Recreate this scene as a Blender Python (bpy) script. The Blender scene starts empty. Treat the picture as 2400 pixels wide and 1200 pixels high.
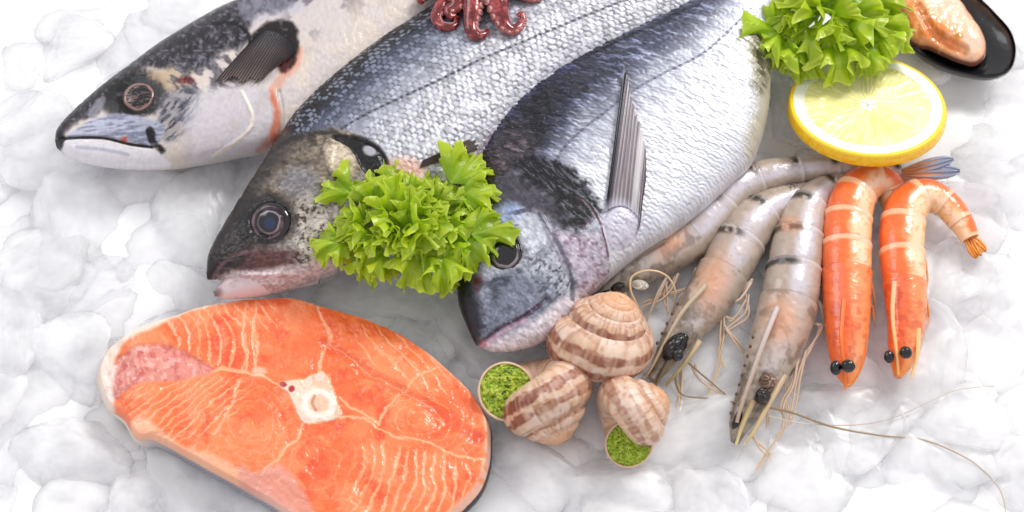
import bpy, math, random
import numpy as np
from mathutils import Vector, Matrix
from mathutils.bvhtree import BVHTree

# ------------------------------------------------------------------ camera, world, lamps
S = 0.000225                      # metres per working unit
TH = math.radians(30.0)           # camera leans 30 degrees from straight down
D = 5413.0
sc = bpy.context.scene
RIGHT = np.array([1.0, 0, 0]); UP = np.array([0, math.cos(TH), math.sin(TH)])
FWD = np.array([0, math.sin(TH), -math.cos(TH)]); CAMPOS = -FWD * D
cd = bpy.data.cameras.new('camera'); cam = bpy.data.objects.new('camera', cd)
sc.collection.objects.link(cam); sc.camera = cam
cam.location = CAMPOS * S; cam.rotation_euler = (TH, 0, 0)
cd.angle = 2 * math.atan(1200.0 / D); cd.clip_start = 0.05; cd.clip_end = 50
cd.dof.use_dof = True; cd.dof.focus_distance = D * S - 0.025; cd.dof.aperture_fstop = 6.3

w = bpy.data.worlds.new('World'); sc.world = w; w.use_nodes = True
bgn = w.node_tree.nodes['Background']
bgn.inputs[0].default_value = (0.975, 0.965, 1.0, 1); bgn.inputs[1].default_value = 0.80

def area(name, loc, target, size, power, col=(1, 1, 1), size_y=None):
    l = bpy.data.lights.new(name, 'AREA'); l.energy = power; l.color = col; l.size = size
    if size_y: l.shape = 'RECTANGLE'; l.size_y = size_y
    o = bpy.data.objects.new(name, l); sc.collection.objects.link(o); o.location = loc
    d = Vector(target) - Vector(loc); o.rotation_euler = d.to_track_quat('-Z', 'Y').to_euler()
    return o
area('window_lamp', (0.75, 0.75, 0.95), (0.16, 0.02, 0), 0.42, 14.0, (1.0, 0.985, 0.97), 0.40)
area('fill_lamp', (-0.9, 0.5, 0.9), (0, 0, 0), 0.6, 4.0, (0.95, 0.97, 1.0))
sc.view_settings.view_transform = 'Standard'; sc.view_settings.look = 'None'
sc.view_settings.exposure = 0.0; sc.view_settings.gamma = 1.0
sc.view_settings.use_curve_mapping = False
sc.cycles.use_denoising = True
sc.cycles.max_bounces = 12; sc.cycles.transmission_bounces = 6; sc.cycles.transparent_max_bounces = 40

# ------------------------------------------------------------------ numeric helpers
def G(px, py, h=0.0):
    px = np.asarray(px, float); py = np.asarray(py, float); h = np.asarray(h, float)
    x = (px - 1200) / D; y = (600 - py) / D
    dx = x; dy = FWD[1] + y * UP[1]; dz = FWD[2] + y * UP[2]
    t = (h - CAMPOS[2]) / dz
    return np.stack(np.broadcast_arrays(CAMPOS[0] + dx * t, CAMPOS[1] + dy * t, h + 0 * t), -1)

def Q(P):
    d = P - CAMPOS
    z = d @ FWD
    return np.stack([1200 + D * (d @ RIGHT) / z, 600 - D * (d @ UP) / z], -1)

def cam_dir(v):
    """direction given as right, up, towards-the-viewer -> world"""
    return v[0] * RIGHT + v[1] * UP - v[2] * FWD

rs = np.random.RandomState(7)
LAT = rs.rand(256, 256)
def vnoise(x, y, seed=0):
    x = np.asarray(x, float) + seed * 17.13; y = np.asarray(y, float) + seed * 9.71
    xi = np.floor(x).astype(int); yi = np.floor(y).astype(int)
    fx = x - xi; fy = y - yi
    fx = fx * fx * (3 - 2 * fx); fy = fy * fy * (3 - 2 * fy)
    a = LAT[xi % 256, yi % 256]; b = LAT[(xi + 1) % 256, yi % 256]
    c = LAT[xi % 256, (yi + 1) % 256]; d = LAT[(xi + 1) % 256, (yi + 1) % 256]
    return (a * (1 - fx) + b * fx) * (1 - fy) + (c * (1 - fx) + d * fx) * fy
def fbm(x, y, seed=0, oct=4):
    s = 0; a = 0.5; t = 0
    for i in range(oct):
        s = s + a * vnoise(x * 2 ** i, y * 2 ** i, seed + i * 3); t += a; a *= 0.5
    return s / t
def hash2(i, j, k=0):
    return LAT[(i.astype(int) * 7 + k * 31) % 256, (j.astype(int) * 13 + k * 57) % 256]

def sst(a, b, x):
    t = np.clip((x - a) / (b - a + 1e-9), 0, 1); return t * t * (3 - 2 * t)

def spline(pts, t):
    """Catmull-Rom through pts (k,d) at t in [0,1]"""
    P = np.asarray(pts, float)
    if P.ndim == 1: P = P[:, None]
    k = len(P); P = np.vstack([2 * P[0] - P[1], P, 2 * P[-1] - P[-2]])
    u = np.clip(np.asarray(t), 0, 1) * (k - 1); i = np.minimum(u.astype(int), k - 2); f = (u - i)[:, None]
    p0, p1, p2, p3 = P[i], P[i + 1], P[i + 2], P[i + 3]
    return 0.5 * ((2 * p1) + (-p0 + p2) * f + (2 * p0 - 5 * p1 + 4 * p2 - p3) * f ** 2 + (-p0 + 3 * p1 - 3 * p2 + p3) * f ** 3)
def resamp(pts, n, m=400):
    """spline sampled evenly by length"""
    P = spline(pts, np.linspace(0, 1, m)); d = np.linalg.norm(np.diff(P[:, :2], axis=0), axis=1)
    L = np.concatenate([[0], np.cumsum(d)]); t = np.linspace(0, L[-1], n)
    return np.stack([np.interp(t, L, P[:, c]) for c in range(P.shape[1])], -1)
def closed(pts, n):
    P = np.asarray(pts, float); k = len(P)
    Pp = np.vstack([P[-2:], P, P[:3]]); m = 40
    out = []
    for i in range(2, k + 2):
        f = np.linspace(0, 1, m, endpoint=False)[:, None]
        p0, p1, p2, p3 = Pp[i - 1], Pp[i], Pp[i + 1], Pp[i + 2]
        out.append(0.5 * ((2 * p1) + (-p0 + p2) * f + (2 * p0 - 5 * p1 + 4 * p2 - p3) * f ** 2 + (-p0 + 3 * p1 - 3 * p2 + p3) * f ** 3))
    R = np.vstack(out + [out[0][:1]])
    d = np.linalg.norm(np.diff(R, axis=0), axis=1); L = np.concatenate([[0], np.cumsum(d)])
    t = np.linspace(0, L[-1], n, endpoint=False)
    return np.stack([np.interp(t, L, R[:, c]) for c in range(R.shape[1])], -1)

def dline(q, pts, smooth=True, need_t=False):
    P = spline(pts, np.linspace(0, 1, 6 * len(pts))) if (smooth and len(pts) > 2) else np.asarray(pts, float)
    best = np.full(len(q), 1e9); bt = np.zeros(len(q)); n = len(P) - 1
    lo = P.min(0) - 60; hi = P.max(0) + 60
    m = np.all((q > lo) & (q < hi), axis=1) if not need_t else np.ones(len(q), bool)
    qq = q[m]; b = best[m]; tt = bt[m]
    for i in range(n):
        a = P[i]; d = P[i + 1] - a
        f = np.clip(((qq - a) @ d) / (d @ d + 1e-9), 0, 1)
        e = np.hypot(qq[:, 0] - a[0] - f * d[0], qq[:, 1] - a[1] - f * d[1])
        c = e < b; b = np.where(c, e, b); tt = np.where(c, (i + f) / n, tt)
    best[m] = b; bt[m] = tt
    return (best, bt) if need_t else best
def stroke(q, pts, wd, soft=None, wob=0):
    soft = wd if soft is None else soft
    d = dline(q, pts)
    if wob: d = d + (fbm(q[:, 0] / 14, q[:, 1] / 14, 5) - 0.5) * wob
    return 1 - sst(wd * 0.5, wd * 0.5 + soft, d)
def inside(q, pts):
    P = np.asarray(pts, float); n = len(P); c = np.zeros(len(q), bool); j = n - 1
    for i in range(n):
        xi, yi = P[i]; xj, yj = P[j]
        k = ((yi > q[:, 1]) != (yj > q[:, 1])) & (q[:, 0] < (xj - xi) * (q[:, 1] - yi) / (yj - yi + 1e-12) + xi)
        c ^= k; j = i
    return c
def poly(q, pts, soft=8, wob=0, wf=25, seed=1):
    P = closed(pts, 8 * len(pts))
    lo = P.min(0) - 3 * soft - wob - 5; hi = P.max(0) + 3 * soft + wob + 5
    m = np.all((q > lo) & (q < hi), axis=1); out = np.zeros(len(q)); qq = q[m]
    if len(qq) == 0: return out
    Pc = np.vstack([P, P[:1]])
    b = np.full(len(qq), 1e9)
    for i in range(len(P)):
        a = Pc[i]; d = Pc[i + 1] - a
        f = np.clip(((qq - a) @ d) / (d @ d + 1e-9), 0, 1)
        b = np.minimum(b, np.hypot(qq[:, 0] - a[0] - f * d[0], qq[:, 1] - a[1] - f * d[1]))
    sd = np.where(inside(qq, P), b, -b)
    if wob: sd = sd + (fbm(qq[:, 0] / wf, qq[:, 1] / wf, seed) - 0.5) * 2 * wob
    out[m] = sst(-soft, soft, sd); return out
def ell(q, cx, cy, rx, ry, rot=0, soft=0.2):
    c, s = math.cos(math.radians(rot)), math.sin(math.radians(rot))
    dx = q[:, 0] - cx; dy = q[:, 1] - cy
    r = np.hypot((dx * c + dy * s) / rx, (-dx * s + dy * c) / ry)
    return 1 - sst(1 - soft, 1 + soft, r)
def C(*c): return np.array(c, float)
def mix(a, b, m):
    return a * (1 - m[:, None]) + np.asarray(b, float) * m[:, None]
def lin(c):
    c = np.clip(np.asarray(c, float) / 255.0, 0, 1)
    c = c ** (1 + 0.55 * (1 - c) ** 2)
    return np.where(c <= 0.04045, c / 12.92, ((c + 0.055) / 1.055) ** 2.4)

# ------------------------------------------------------------------ materials
MATS = {}
def paint(name, sss=0.0, sss_r=(1, 0.5, 0.4), sss_s=0.003, coat=0.3, coat_r=0.12, spec=0.5, bump=0.0, bscale=900, trans=0.0, transm=0.0):
    m = bpy.data.materials.new(name); m.use_nodes = True; nt = m.node_tree; b = nt.nodes['Principled BSDF']
    a = nt.nodes.new('ShaderNodeAttribute'); a.attribute_name = 'Col'
    nt.links.new(a.outputs['Color'], b.inputs['Base Color'])
    r = nt.nodes.new('ShaderNodeAttribute'); r.attribute_name = 'Rgh'; nt.links.new(r.outputs['Fac'], b.inputs['Roughness'])
    t = nt.nodes.new('ShaderNodeAttribute'); t.attribute_name = 'Met'; nt.links.new(t.outputs['Fac'], b.inputs['Metallic'])
    b.inputs['Coat Weight'].default_value = coat; b.inputs['Coat Roughness'].default_value = coat_r
    b.inputs['Specular IOR Level'].default_value = spec
    b.inputs['Subsurface Weight'].default_value = sss; b.inputs['Subsurface Radius'].default_value = sss_r
    b.inputs['Subsurface Scale'].default_value = sss_s
    b.inputs['Transmission Weight'].default_value = transm
    if bump:
        tc = nt.nodes.new('ShaderNodeTexCoord'); n = nt.nodes.new('ShaderNodeTexNoise'); n.inputs['Scale'].default_value = bscale
        n.inputs['Detail'].default_value = 3
        nt.links.new(tc.outputs['Object'], n.inputs['Vector'])
        bp = nt.nodes.new('ShaderNodeBump'); bp.inputs['Strength'].default_value = bump; bp.inputs['Distance'].default_value = 0.0006
        nt.links.new(n.outputs['Fac'], bp.inputs['Height']); nt.links.new(bp.outputs['Normal'], b.inputs['Normal'])
        nt.links.new(bp.outputs['Normal'], b.inputs['Coat Normal'])
    if trans:
        tr = nt.nodes.new('ShaderNodeBsdfTranslucent'); nt.links.new(a.outputs['Color'], tr.inputs['Color'])
        mx = nt.nodes.new('ShaderNodeMixShader'); mx.inputs[0].default_value = trans
        nt.links.new(b.outputs[0], mx.inputs[1]); nt.links.new(tr.outputs[0], mx.inputs[2])
        nt.links.new(mx.outputs[0], nt.nodes['Material Output'].inputs['Surface'])
    MATS[name] = m; return m
FISH = paint('fish_skin', coat=0.3, coat_r=0.12, spec=0.3, bump=0.25, bscale=1400)
FLESH = paint('salmon_flesh', sss=0.35, sss_r=(1, 0.35, 0.2), sss_s=0.004, coat=0.5, coat_r=0.15, bump=0.2, bscale=420)
WET = paint('wet_flesh', sss=0.35, sss_r=(1, 0.6, 0.45), sss_s=0.004, coat=0.4, coat_r=0.15, bump=0.1, bscale=700)
SHELL = paint('prawn_shell', sss=0.3, sss_r=(1, 0.7, 0.5), sss_s=0.003, coat=0.6, coat_r=0.1, bump=0.3, bscale=450)
SNAIL = paint('snail_shell', coat=0.15, coat_r=0.25, bump=0.4, bscale=900)
HERB = paint('herb_butter', sss=0.1, coat=0.1, bump=0.5, bscale=1500)
LEAF = paint('lettuce_leaf', coat=0.2, coat_r=0.2, bump=0.35, bscale=500, trans=0.42)
LEMON = paint('lemon_flesh', sss=0.3, sss_r=(1, 0.9, 0.3), sss_s=0.004, coat=0.4, coat_r=0.1, bump=0.2, bscale=500)
GLOSS = paint('dark_gloss', coat=0.4, coat_r=0.05)
FIN = paint('fin_skin', coat=0.3, coat_r=0.15, trans=0.15)

# ------------------------------------------------------------------ objects
ORG = {}
BVH = {}
def tag(o, label=None, cat=None, group=None, kind=None):
    if label: o['label'] = label
    if cat: o['category'] = cat
    if group: o['group'] = group
    if kind: o['kind'] = kind
    return o
def thing(name, px, py, h, label, cat, group=None):
    o = bpy.data.objects.new(name, None); sc.collection.objects.link(o)
    p = G(px, py, h); o.location = p * S; o.empty_display_size = 0.01
    ORG[o.name] = p; return tag(o, label, cat, group)
def origin_of(o):
    while o.parent: o = o.parent
    return ORG[o.name]
def gridf(n, m, wrap=False):
    i = np.arange(n - 1)[:, None]; j = np.arange(m if wrap else m - 1)[None, :]
    j2 = (j + 1) % m
    return np.stack([i * m + j + 0 * j2, (i + 1) * m + j + 0 * j2, (i + 1) * m + j2, i * m + j2], -1).reshape(-1, 4)
def mk(name, V, F, col, mat, parent=None, rgh=0.4, met=0.0, bvh=False, label=None, tris=None):
    V = np.asarray(V, float); n = len(V)
    me = bpy.data.meshes.new(name); o = bpy.data.objects.new(name, me); sc.collection.objects.link(o)
    off = origin_of(parent) if parent else np.zeros(3)
    if parent:
        o.parent = parent
    else:
        off = np.array([V[:, 0].mean(), V[:, 1].mean(), V[:, 2].min()]); o.location = off * S; ORG[o.name] = off
    me.vertices.add(n); me.vertices.foreach_set('co', ((V - off) * S).astype(np.float32).ravel())
    loops = F.ravel(); starts = np.arange(len(F)) * 4
    if tris is not None and len(tris):
        starts = np.concatenate([starts, len(loops) + np.arange(len(tris)) * 3]); loops = np.concatenate([loops, np.asarray(tris).ravel()])
    me.loops.add(len(loops)); me.loops.foreach_set('vertex_index', loops.astype(np.int32))
    me.polygons.add(len(starts)); me.polygons.foreach_set('loop_start', starts.astype(np.int32))
    me.update(calc_edges=True)
    me.polygons.foreach_set('use_smooth', np.ones(len(starts), bool))
    col = np.broadcast_to(np.asarray(col, float), (n, 3)); c4 = np.ones((n, 4), np.float32); c4[:, :3] = lin(col)
    a = me.attributes.new('Col', 'FLOAT_COLOR', 'POINT'); a.data.foreach_set('color', c4.ravel())
    for nm, v in (('Rgh', rgh), ('Met', met)):
        a = me.attributes.new(nm, 'FLOAT', 'POINT'); a.data.foreach_set('value', np.broadcast_to(np.asarray(v, float), (n,)).astype(np.float32).copy())
    me.materials.append(mat); me.validate()
    if bvh:
        BVH[o.name] = BVHTree.FromPolygons([tuple(v) for v in V], [tuple(f) for f in F.tolist()])
    if label: o['label'] = label
    return o
def cast(px, py, names=None, default=10.0):
    p = G(px, py, 0); d = Vector(p - CAMPOS).normalized(); best = None
    for k, b in BVH.items():
        if names and not any(k.startswith(x) for x in names): continue
        loc, nor, idx, dist = b.ray_cast(Vector(CAMPOS), d)
        if loc and (best is None or dist < best[2]): best = (np.array(loc), np.array(nor), dist)
    if best is None: return G(px, py, default), np.array([0, 0, 1.0])
    n = best[1]
    if n @ (CAMPOS - best[0]) < 0: n = -n
    return best[0], n

# ---- radial sheet from a closed outline
def radial(outline, n, rings, z0):
    P = closed(outline, n); c = P.mean(0)
    r = np.linspace(0, 1, rings) ** 0.8
    q = c + (P[None] - c) * r[:, None, None]
    return q, r, c
# ---- tube along a 3-D path
def tube(path, rad, m=14, flat=1.0, cap=True):
    P = np.asarray(path, float); n = len(P); T = np.gradient(P, axis=0); T /= np.linalg.norm(T, axis=1)[:, None] + 1e-9
    z = np.array([0, 0, 1.0]); B = np.cross(T, z); bl = np.linalg.norm(B, axis=1)[:, None]
    B = np.where(bl > 0.05, B / (bl + 1e-9), np.array([1.0, 0, 0])); U = np.cross(B, T)
    a = np.linspace(0, 2 * np.pi, m, endpoint=False); R = np.broadcast_to(rad, (n,))[:, None, None]
    V = P[:, None] + R * (np.cos(a)[None, :, None] * B[:, None] + flat * np.sin(a)[None, :, None] * U[:, None])
    F = gridf(n, m, True); V = V.reshape(-1, 3); tr = None
    if cap:
        V = np.vstack([V, P[0], P[-1]]); j = np.arange(m); k = (j + 1) % m
        tr = np.vstack([np.stack([0 * j + n * m, k, j], -1), np.stack([0 * j + n * m + 1, (n - 1) * m + j, (n - 1) * m + k], -1)])
    return V, F, tr
def tubes(parts):
    Vs = []; Fs = []; Ts = []; o = 0
    for V, F, T in parts:
        Vs.append(V); Fs.append(F + o)
        if T is not None: Ts.append(T + o)
        o += len(V)
    return np.vstack(Vs), np.vstack(Fs), (np.vstack(Ts) if Ts else None)

# ------------------------------------------------------------------ ice bed and chunks
def ice_material(name, tint, transm, bumpy=0.22, clear=None, k=1.0):
    m = bpy.data.materials.new(name); m.use_nodes = True; nt = m.node_tree; b = nt.nodes['Principled BSDF']
    b.inputs['Base Color'].default_value = (*tint, 1); b.inputs['IOR'].default_value = 1.31
    b.inputs['Transmission Weight'].default_value = transm
    b.inputs['Subsurface Weight'].default_value = 0.8; b.inputs['Subsurface Radius'].default_value = (1, 1, 1)
    b.inputs['Subsurface Scale'].default_value = 0.018
    tc = nt.nodes.new('ShaderNodeTexCoord')
    n = nt.nodes.new('ShaderNodeTexNoise'); n.inputs['Scale'].default_value = 60 * k; n.inputs['Detail'].default_value = 5
    nt.links.new(tc.outputs['Object'], n.inputs['Vector'])
    mr = nt.nodes.new('ShaderNodeMapRange'); mr.inputs[1].default_value = 0.35; mr.inputs[2].default_value = 0.7
    mr.inputs[3].default_value = 0.08; mr.inputs[4].default_value = 0.45
    nt.links.new(n.outputs['Fac'], mr.inputs[0]); nt.links.new(mr.outputs[0], b.inputs['Roughness'])
    n2 = nt.nodes.new('ShaderNodeTexNoise'); n2.inputs['Scale'].default_value = 70 * k; n2.inputs['Detail'].default_value = 2
    nt.links.new(tc.outputs['Object'], n2.inputs['Vector'])
    bp = nt.nodes.new('ShaderNodeBump'); bp.inputs['Strength'].default_value = bumpy; bp.inputs['Distance'].default_value = 0.0015
    nt.links.new(n2.outputs['Fac'], bp.inputs['Height']); nt.links.new(bp.outputs['Normal'], b.inputs['Normal'])
    if clear is not None:
        out = nt.nodes['Material Output']; tr = nt.nodes.new('ShaderNodeBsdfTransparent'); tr.inputs[0].default_value = (0.985, 0.985, 0.99, 1)
        n3 = nt.nodes.new('ShaderNodeTexNoise'); n3.inputs['Scale'].default_value = 34 * k; n3.inputs['Detail'].default_value = 3; nt.links.new(tc.outputs['Object'], n3.inputs['Vector'])
        m3 = nt.nodes.new('ShaderNodeMapRange'); m3.inputs[1].default_value = 0.38; m3.inputs[2].default_value = 0.64
        m3.inputs[3].default_value = clear[0]; m3.inputs[4].default_value = clear[1]; nt.links.new(n3.outputs['Fac'], m3.inputs[0])
        lw = nt.nodes.new('ShaderNodeLayerWeight'); lw.inputs[0].default_value = 0.5
        ml = nt.nodes.new('ShaderNodeMapRange'); ml.inputs[1].default_value = 0.15; ml.inputs[2].default_value = 0.95; ml.inputs[3].default_value = 1.0; ml.inputs[4].default_value = clear[2]
        nt.links.new(lw.outputs['Facing'], ml.inputs[0])
        mu = nt.nodes.new('ShaderNodeMath'); mu.operation = 'MULTIPLY'; nt.links.new(m3.outputs[0], mu.inputs[0]); nt.links.new(ml.outputs[0], mu.inputs[1])
        mx = nt.nodes.new('ShaderNodeMixShader'); nt.links.new(mu.outputs[0], mx.inputs[0]); nt.links.new(tr.outputs[0], mx.inputs[1]); nt.links.new(b.outputs[0], mx.inputs[2])
        nt.links.new(mx.outputs[0], out.inputs['Surface'])
    return m
ICE = ice_material('frosted_ice', (0.97, 0.965, 0.975), 0.0, 0.6, (0.32, 0.92, 0.30), 0.028)
CLEAR = ice_material('clear_ice', (0.95, 0.95, 0.965), 0.0, 0.6, (0.15, 0.60, 1.0), 0.028)
BED = ice_material('crushed_ice', (0.955, 0.95, 0.96), 0.0, 0.16)

gx = np.linspace(-2600, 2600, 420); gy = np.linspace(-1900, 2100, 330)
X, Y = np.meshgrid(gx, gy, indexing='ij')
Z = -52 + 58 * fbm(X / 190 + 50, Y / 190 + 50, 3) + 10 * fbm(X / 45 + 80, Y / 45 + 80, 8, 3)
bed = mk('ice_bed', np.stack([X, Y, Z], -1).reshape(-1, 3), gridf(420, 330), (240, 240, 244), BED)
tag(bed, kind='structure')

def chunk_mesh(k, mat):
    import bmesh
    r = np.random.RandomState(100 + k)
    bm = bmesh.new(); bmesh.ops.create_icosphere(bm, subdivisions=5, radius=1.0)
    V = np.array([v.co[:] for v in bm.verts])
    p = [2.8, 2.4, 3.2, 2.6, 3.0, 2.2][k % 6]
    V /= (np.abs(V) ** p).sum(1)[:, None] ** (1 / p)
    for i in range(9):                       # broken faces: soften-cut planes
        n = r.normal(size=3); n /= np.linalg.norm(n); d = 0.62 + 0.3 * r.rand()
        s = V @ n - d; V -= (0.5 * (s + np.sqrt(s * s + 0.0012)) * 0.9)[:, None] * n
    N = V / np.linalg.norm(V, axis=1)[:, None]
    h = fbm(V[:, 0] * 1.6 + V[:, 2] + 9, V[:, 1] * 1.6 - V[:, 2] + 9, 11 + k) - 0.5
    h2 = fbm(V[:, 0] * 6 + V[:, 2] * 3 + 9, V[:, 1] * 6 - V[:, 2] * 3 + 9, 31 + k) - 0.5
    V += N * (0.22 * h + 0.06 * h2)[:, None]
    for v, c in zip(bm.verts, V): v.co = c
    me = bpy.data.meshes.new('ice_chunk'); bm.to_mesh(me); bm.free()
    me.polygons.foreach_set('use_smooth', np.ones(len(me.polygons), bool)); me.materials.append(mat); return me
CH = [chunk_mesh(i, ICE) for i in range(6)]; CC = [chunk_mesh(i + 6, CLEAR) for i in range(3)]
def chunk(px, py, top, rx, ry, rz, rot, label, k, clear=False, tilt=(0, 0)):
    me = (CC if clear else CH)[k % (3 if clear else 6)]
    o = bpy.data.objects.new('ice_chunk', me); sc.collection.objects.link(o)
    o.location = G(px, py, top - rz) * S; o.scale = (rx * S, ry * S, rz * S)
    o.rotation_euler = (math.radians(tilt[0]), math.radians(tilt[1]), math.radians(rot))
    tag(o, label, 'ice', 'ice chunks heaped under the seafood'); return o
big = [
 (165, 115, 10, 105, 90, 60, 20, 'rounded frosted ice chunk in the top left corner area', 0, False),
 (325, 135, -4, 100, 90, 55, 60, 'ice chunk with a curved rim just above the mackerel forehead', 1, True),
 (360, 465, 8, 130, 95, 60, 10, 'large flat frosted ice chunk below the mackerel jaw', 2, False),
 (545, 415, -10, 120, 80, 55, 50, 'ice chunk in the gap between mackerel and sea bass heads', 3, True),
 (460, 590, -2, 90, 110, 60, 20, 'smooth ice chunk left of the sea bass snout', 4, True),
 (880, 705, 14, 175, 75, 60, -4, 'clear oblong ice block sticking out under the middle lettuce', 0, True),
 (1010, 800, 2, 120, 80, 60, 35, 'wet clear ice chunk between salmon steak and sea bream snout', 1, True),
 (1225, 1095, 18, 125, 85, 60, -35, 'long slanted ice chunk between salmon steak and the lower snails', 2, True),
 (1420, 1150, 20, 130, 100, 65, 0, 'smooth white ice chunk at the bottom edge under the snail', 3, False),
 (1650, 1035, 22, 165, 100, 60, 8, 'big clear ice chunk under the antennae beside the lowest snail', 4, False),
 (1850, 280, 6, 75, 120, 60, 0, 'yellowish clear ice chunk between sea bream belly and lemon slice', 2, True),
 (95, 640, 12, 130, 110, 65, 30, 'broad snow white ice chunk at the left edge', 5, False),
 (150, 850, 16, 120, 120, 65, 70, 'ice chunk left of the salmon steak', 0, False),
 (60, 300, 4, 110, 110, 60, 40, 'pale ice chunk at the left edge level with the mackerel snout', 3, False),
 (160, 1090, 14, 120, 95, 60, 10, 'ice chunk in the lower left corner area', 2, False),
 (330, 1150, 6, 110, 90, 60, 50, 'ice chunk below the belly flap of the salmon steak', 1, False),
 (2280, 640, 4, 130, 110, 60, 30, 'frosted ice chunk right of the curled cooked prawn tail', 5, False),
 (1960, 950, 4, 110, 90, 60, 0, 'ice chunk below the left cooked prawn head', 3, False),
 (2230, 980, 6, 140, 100, 60, -20, 'ice chunk under the looping antenna on the right', 0, False),
]
for a in big:
    a = list(a); a[5] = a[5] * 0.72; a[3] *= 1.15; a[4] *= 1.15; a[2] += 4
    chunk(*a[:8], a[8], a[9], ((a[8] * 37) % 15 - 7, (a[8] * 53) % 15 - 7))
rng = random.Random(5); n = 0
for iy in range(-3, 13):
    for ix in range(-2, 19):
        px = ix * 150 - 100 + (iy % 2) * 75 + rng.uniform(-60, 60); py = iy * 125 + rng.uniform(-50, 50)
        near = any(abs(px - b[0]) < b[3] * 0.62 and abs(py - b[1]) < b[4] * 0.62 for b in big)
        top = rng.uniform(-22, 14) - (18 if near else 0)
        chunk(px, py, top, rng.uniform(120, 215), rng.uniform(110, 180), rng.uniform(40, 56), rng.uniform(0, 360),
              'frosted white ice chunk among many like it in the ice bed', rng.randrange(6), rng.random() < 0.30, (rng.uniform(-14, 14), rng.uniform(-14, 14)))

# ------------------------------------------------------------------ fish
def fish_body(name, Dp, Vp, Tp, z0, ns, nv, shade, root, power=0.85, nb=28):
    t = np.linspace(0, 1, ns)
    Dl = spline(Dp, t); Vl = spline(Vp, t); T = spline(Tp, t)[:, 0]
    # even spacing along the length
    mid = (Dl + Vl) / 2; L = np.concatenate([[0], np.cumsum(np.linalg.norm(np.diff(mid, axis=0), axis=1))])
    tt = np.interp(np.linspace(0, L[-1], ns), L, t); Dl = spline(Dp, tt); Vl = spline(Vp, tt); T = np.maximum(spline(Tp, tt)[:, 0], 1.0)
    phi = np.concatenate([np.linspace(0, np.pi, nv), np.linspace(np.pi, 2 * np.pi, nb + 2)[1:-1]])
    v = 0.5 * (1 - np.cos(phi)); zz = np.sign(np.sin(phi)) * np.abs(np.sin(phi)) ** power
    q = Dl[:, None] * (1 - v)[None, :, None] + Vl[:, None] * v[None, :, None]
    P = G(q[..., 0], q[..., 1], z0)
    P[..., 2] += T[:, None] * zz[None]
    m = len(phi); Pf = P.reshape(-1, 3)
    s_px = np.repeat(np.linspace(0, L[-1], ns)[:, None], m, 1).ravel()
    W = np.linalg.norm(Dl - Vl, axis=1); ww = (v[None] * W[:, None]).ravel(); vf = np.repeat(v[None], ns, 0).ravel()
    top = (zz > 0)[None].repeat(ns, 0).ravel()
    col, rgh, met, disp = shade(Q(Pf), s_px, ww, vf, np.repeat(W, m))
    e = np.gradient(P, axis=0); f = np.gradient(P, axis=1)
    N = np.cross(e, f).reshape(-1, 3); N /= np.linalg.norm(N, axis=1)[:, None] + 1e-6
    cN = N[(ns // 2) * m + nv // 2]
    if cN[2] < 0: N = -N
    edge = np.clip(np.abs(np.sin(phi))[None].repeat(ns, 0).ravel() * 3, 0, 1) * np.clip(np.repeat(np.minimum(np.linspace(0, 1, ns), np.linspace(1, 0, ns)) * 60, m), 0, 1)
    Pf = Pf + N * (np.where(top, disp, 0) * edge)[:, None]
    Vv = np.vstack([Pf, P[0].mean(0), P[-1].mean(0)]); j = np.arange(m); k = (j + 1) % m
    tr = np.vstack([np.stack([0 * j + ns * m, k, j], -1), np.stack([0 * j + ns * m + 1, (ns - 1) * m + j, (ns - 1) * m + k], -1)])
    ex = lambda a: np.concatenate([a, a[:1], a[-1:]])
    return mk(name, Vv, gridf(ns, m, True), ex(col), FISH, root, ex(np.broadcast_to(rgh, (ns * m,))), ex(np.broadcast_to(met, (ns * m,))), bvh=True, tris=tr)

def scales(s, w, ls, lw, jit=0.0):
    """overlapping scale lattice: returns relief 0..1, edge mask, two random numbers per scale"""
    row = np.floor(w / lw); a = s / ls + 0.5 * (row % 2)
    ci = np.floor(a); fx = a - ci - 0.5; fy = w / lw - row - 0.5
    # curved trailing edge
    x = fx + 0.9 * fy * fy
    over = x > 0.5
    ci = np.where(over, ci + 1, ci); x = np.where(over, x - 1, x)
    r1 = hash2(ci, row, 1); r2 = hash2(ci, row, 2)
    relief = (0.5 - x)                                       # highest at the free edge
    d = 0.5 - np.abs(x)
    edge = 1 - sst(0.05, 0.22, d); edge = np.maximum(edge, 0.6 * (1 - sst(0.03, 0.2, 0.5 - np.abs(fy))))
    tilt = (r1 - 0.5) * x + (r2 - 0.5) * fy
    return relief, edge, r1, r2, tilt

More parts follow.
